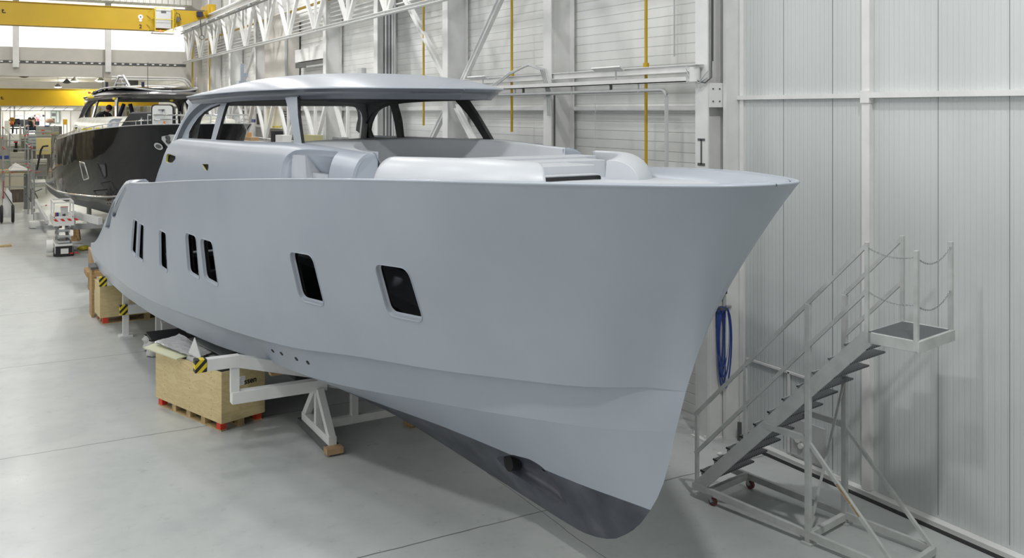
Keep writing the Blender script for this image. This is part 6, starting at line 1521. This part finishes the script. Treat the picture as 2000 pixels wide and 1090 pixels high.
# ---- chain hoist with its hook
ch = empty('chain_hoist', at(24, 234, 49.5), 0, 'yellow chain hoist with an orange hook block hanging at the far left', 'hoist')
pbox(19, 229.5, 29, 238.5, 49.5, .3).build('hoist_body', M['yellow'], ch, bevel=.02); pbox(21.5, 232, 26.5, 236, 49.48, .02).build('dark_plate', M['timber'], ch)
for px in (19.5, 27.5, 29): MB().cyl(at(px, 230, 49.6), at(px, 207.5, 49.6), .014, 5).build('chain', M['dark_steel'], ch)
MB().sphere(at(22.8, 241, 49.4), .10, 8, sc=(1.1, 1, 1.3)).build('hook_block', M['orange'], ch); MB().tube([at(24, 243, 49.3), at(25.5, 250, 49.3), at(25, 260, 49.3)], .04, 6).build('pendant_cable', M['black'], ch)
# ---- pendant lamps under the far roof
glow = mat('lamp_glow', (1, .98, .95), .4, emit=(1, .97, .92), estr=6)
for k, (px, py, d, lit, lab) in enumerate(((47, 150, 50, False, 'dark pendant lamp at the far left under the second hall roof'), (146, 158.5, 52, True, 'lit pendant lamp left of the mast frame, second from it'), (130.5, 161.5, 56, False, 'unlit dark pendant lamp between the two lit ones'), (195.5, 158, 52, True, 'lit pendant lamp right beside the mast frame'), (113, 170, 62, True, 'lowest lit pendant lamp above the far crane'))):
    p = at(px, py, d); l_ = empty('pendant_lamp', p, 0, lab, 'lamp', 'pendant lamps of the second hall')
    mb = MB(); mb.lathe(p, [(.06, .22), (.10, .16), (.22, .04), (.27, 0)], 14); mb.build('shade', M['dark_steel'], l_); mb = MB(); mb.lathe(p, [(.24, .0), (.12, -.05), (0, -.06)], 12); mb.build('bulb', glow if lit else M['dark_steel'], l_); MB().cyl(p+Vector((0, 0, .2)), (p.x, p.y, 7.75), .012, 5).build('cord', M['black'], l_)
# ---- lattice rail below the far crane and curved pipes at the gable corner
tr2 = empty('lattice_rail', (4, 61, 4.95), 0, 'thin grey lattice rail just below the far yellow crane', 'lattice rail'); MB().box((-2, 61, 5.22), (8, 61.1, 5.28)).build('chord', gs, tr2); MB().box((-2, 61, 4.98), (8, 61.1, 5.02)).build('chord', gs, tr2)
for k in range(16): MB().bar((-1.6+.6*k, 61.05, 5.0), (-1.3+.6*k, 61.05, 5.25), .04, .04, up=(0, 1, 0)).build('diagonal', gs, tr2)
for k in range(2):
    o = empty('curved_pipe', (9.1, 51.7, 0), 0, ('outer', 'inner')[k]+' white pipe curving round the gable opening corner', 'pipe'); xo = at_y(376-4*k, 200, 51.7).x
    zt = 6.75-.12*k; MB().tube([(5.5, 51.75, zt), (xo-.6, 51.75, zt)]+[(xo-.6+.6*math.sin(t), 51.75, zt-.6+.6*math.cos(t)) for t in (.4, .8, 1.2, PI/2)]+[(xo, 51.75, .2)], .05, 8).build('pipe_run', ws, o)
cl = empty('wire_ladder', (9.5, 51.5, 5), 0, 'white wire cable ladder behind the curved pipes', 'cable ladder')
for k in range(12): MB().bar((at_y(378, 200, 51.4).x, 51.4, 4.4+.2*k), (at_y(384, 200, 51.4).x, 51.4, 4.4+.2*k), .03).build('rung', ws, cl)
for px in (378, 384): MB().bar((at_y(px, 200, 51.4).x, 51.4, 0), (at_y(px, 200, 51.4).x, 51.4, 6.8), .04, up=(0, 1, 0)).build('stile', ws, cl)
# ---- long stacked sheets seen through the dark boat cabin, and light yellow post
vs = empty('hanging_sheets', at(230, 240, 56), 0, 'row of pale hanging sheets behind the dark boat cabin', 'sheets')
random.seed(11)
for k in range(26):
    px = 172+6.8*k; pbox(px, 208, px+5.5+random.random(), 247, 57.0+random.random()*.6, .05).build('sheet', (M['galv'], M['wall_plain'], gs, M['olive'])[k % 4], vs)
pbox(168, 246, 350, 262, 56.5, .3).build('base_board', M['white'], vs); pbox(170, 262, 350, 400, 56.8, .2).build('stand', M['dark_steel'], vs)
tag(pbox(174, 204, 178, 249, 55.5, .2).build('yellow_post', mat('post_ochre', (.50, .32, .06), .5)), 'ochre post seen through the aft window of the dark boat', 'post')
# ---- things along the wall seen through the grey boat's windows
mc = empty('machine_cabinet', (9.3, 34.2, 4.6), 0, 'cream enamelled machine cabinet on the wall seen through the cabin windows', 'machine')
def wb(px0, py0, px1, py1, x, th, nm, m_, par):
    p, q = at_x(px0, py1, x), at_x(px1, py0, x); zl, zh = at_x((px0+px1)/2, py1, x).z, at_x((px0+px1)/2, py0, x).z
    return MB().box((x, min(p.y, q.y), zl), (x+th, max(p.y, q.y), zh)).build(nm, m_, par)
wb(520, 212, 551, 251, 9.14, .27, 'cabinet_body', M['cream'], mc); wb(499, 215, 521, 248, 9.14, .27, 'control_side', gs, mc); wb(501, 222, 511, 243, 9.12, .03, 'display', M['black'], mc)
for k in range(7): wb(549+.0*k, 214+5*k, 553, 217+5*k, 9.10, .30, 'hinge', M['galv'], mc)
for k in range(3): wb(532+6*k, 246, 536+6*k, 249, 9.12, .02, 'warning_label', M['yellow2'], mc)
rk2 = empty('storage_rack', (8.3, 38, 0), 0, 'long storage rack along the wall behind the cabin windows', 'rack')
MB().box((8.35, 22.5, 3.80), (8.85, 47, 3.86)).build('shelf', gs, rk2)
for yy in (22.6, 27, 31.3, 35, 39, 43, 46.8): 
    MB().box((8.38, yy-.04, 0), (8.46, yy+.04, 3.8)).build('leg', gs, rk2); MB().box((8.74, yy-.04, 0), (8.82, yy+.04, 3.8)).build('leg', gs, rk2)
for nm, a0, b0, a1, b1, m_, lab in (('orange_box', 461, 258.5, 476, 264.5, mat('orange_card', (.66, .36, .14), .7), 'flat orange box on the rack seen through the aft cabin window'), ('brown_box', 478, 268, 490, 279, M['cardboard'], 'brown carton low on the rack seen through the cabin window'), ('white_box', 538, 264, 552, 276, M['white'], 'white box on the rack left of the cabin pillar'),
     ('olive_box', 590, 263.5, 612, 279, mat('olive_card', (.40, .37, .20), .7), 'olive box on the rack right of the cabin pillar'), ('grey_box', 649, 268, 661, 278, M['galv'], 'grey box at the right end of the rack'), ('dark_tool', 529, 256, 536, 265, M['black'], 'small black tool standing on the rack')):
    x_ = 8.5; p, q = at_x(a0, b1, x_), at_x(a1, b1, x_); zh = at_x((a0+a1)/2, b0, x_).z
    tag(MB().box((x_, min(p.y, q.y), 3.86), (x_+.3, max(p.y, q.y), max(zh, 3.95))).build(nm, m_), lab, 'box' if 'box' in nm else 'tool')
tag(wb(487, 233, 497, 239, 9.2, .15, 'blue_bag', M['blue'], None), 'blue bag hanging on the wall left of the cream machine', 'bag')
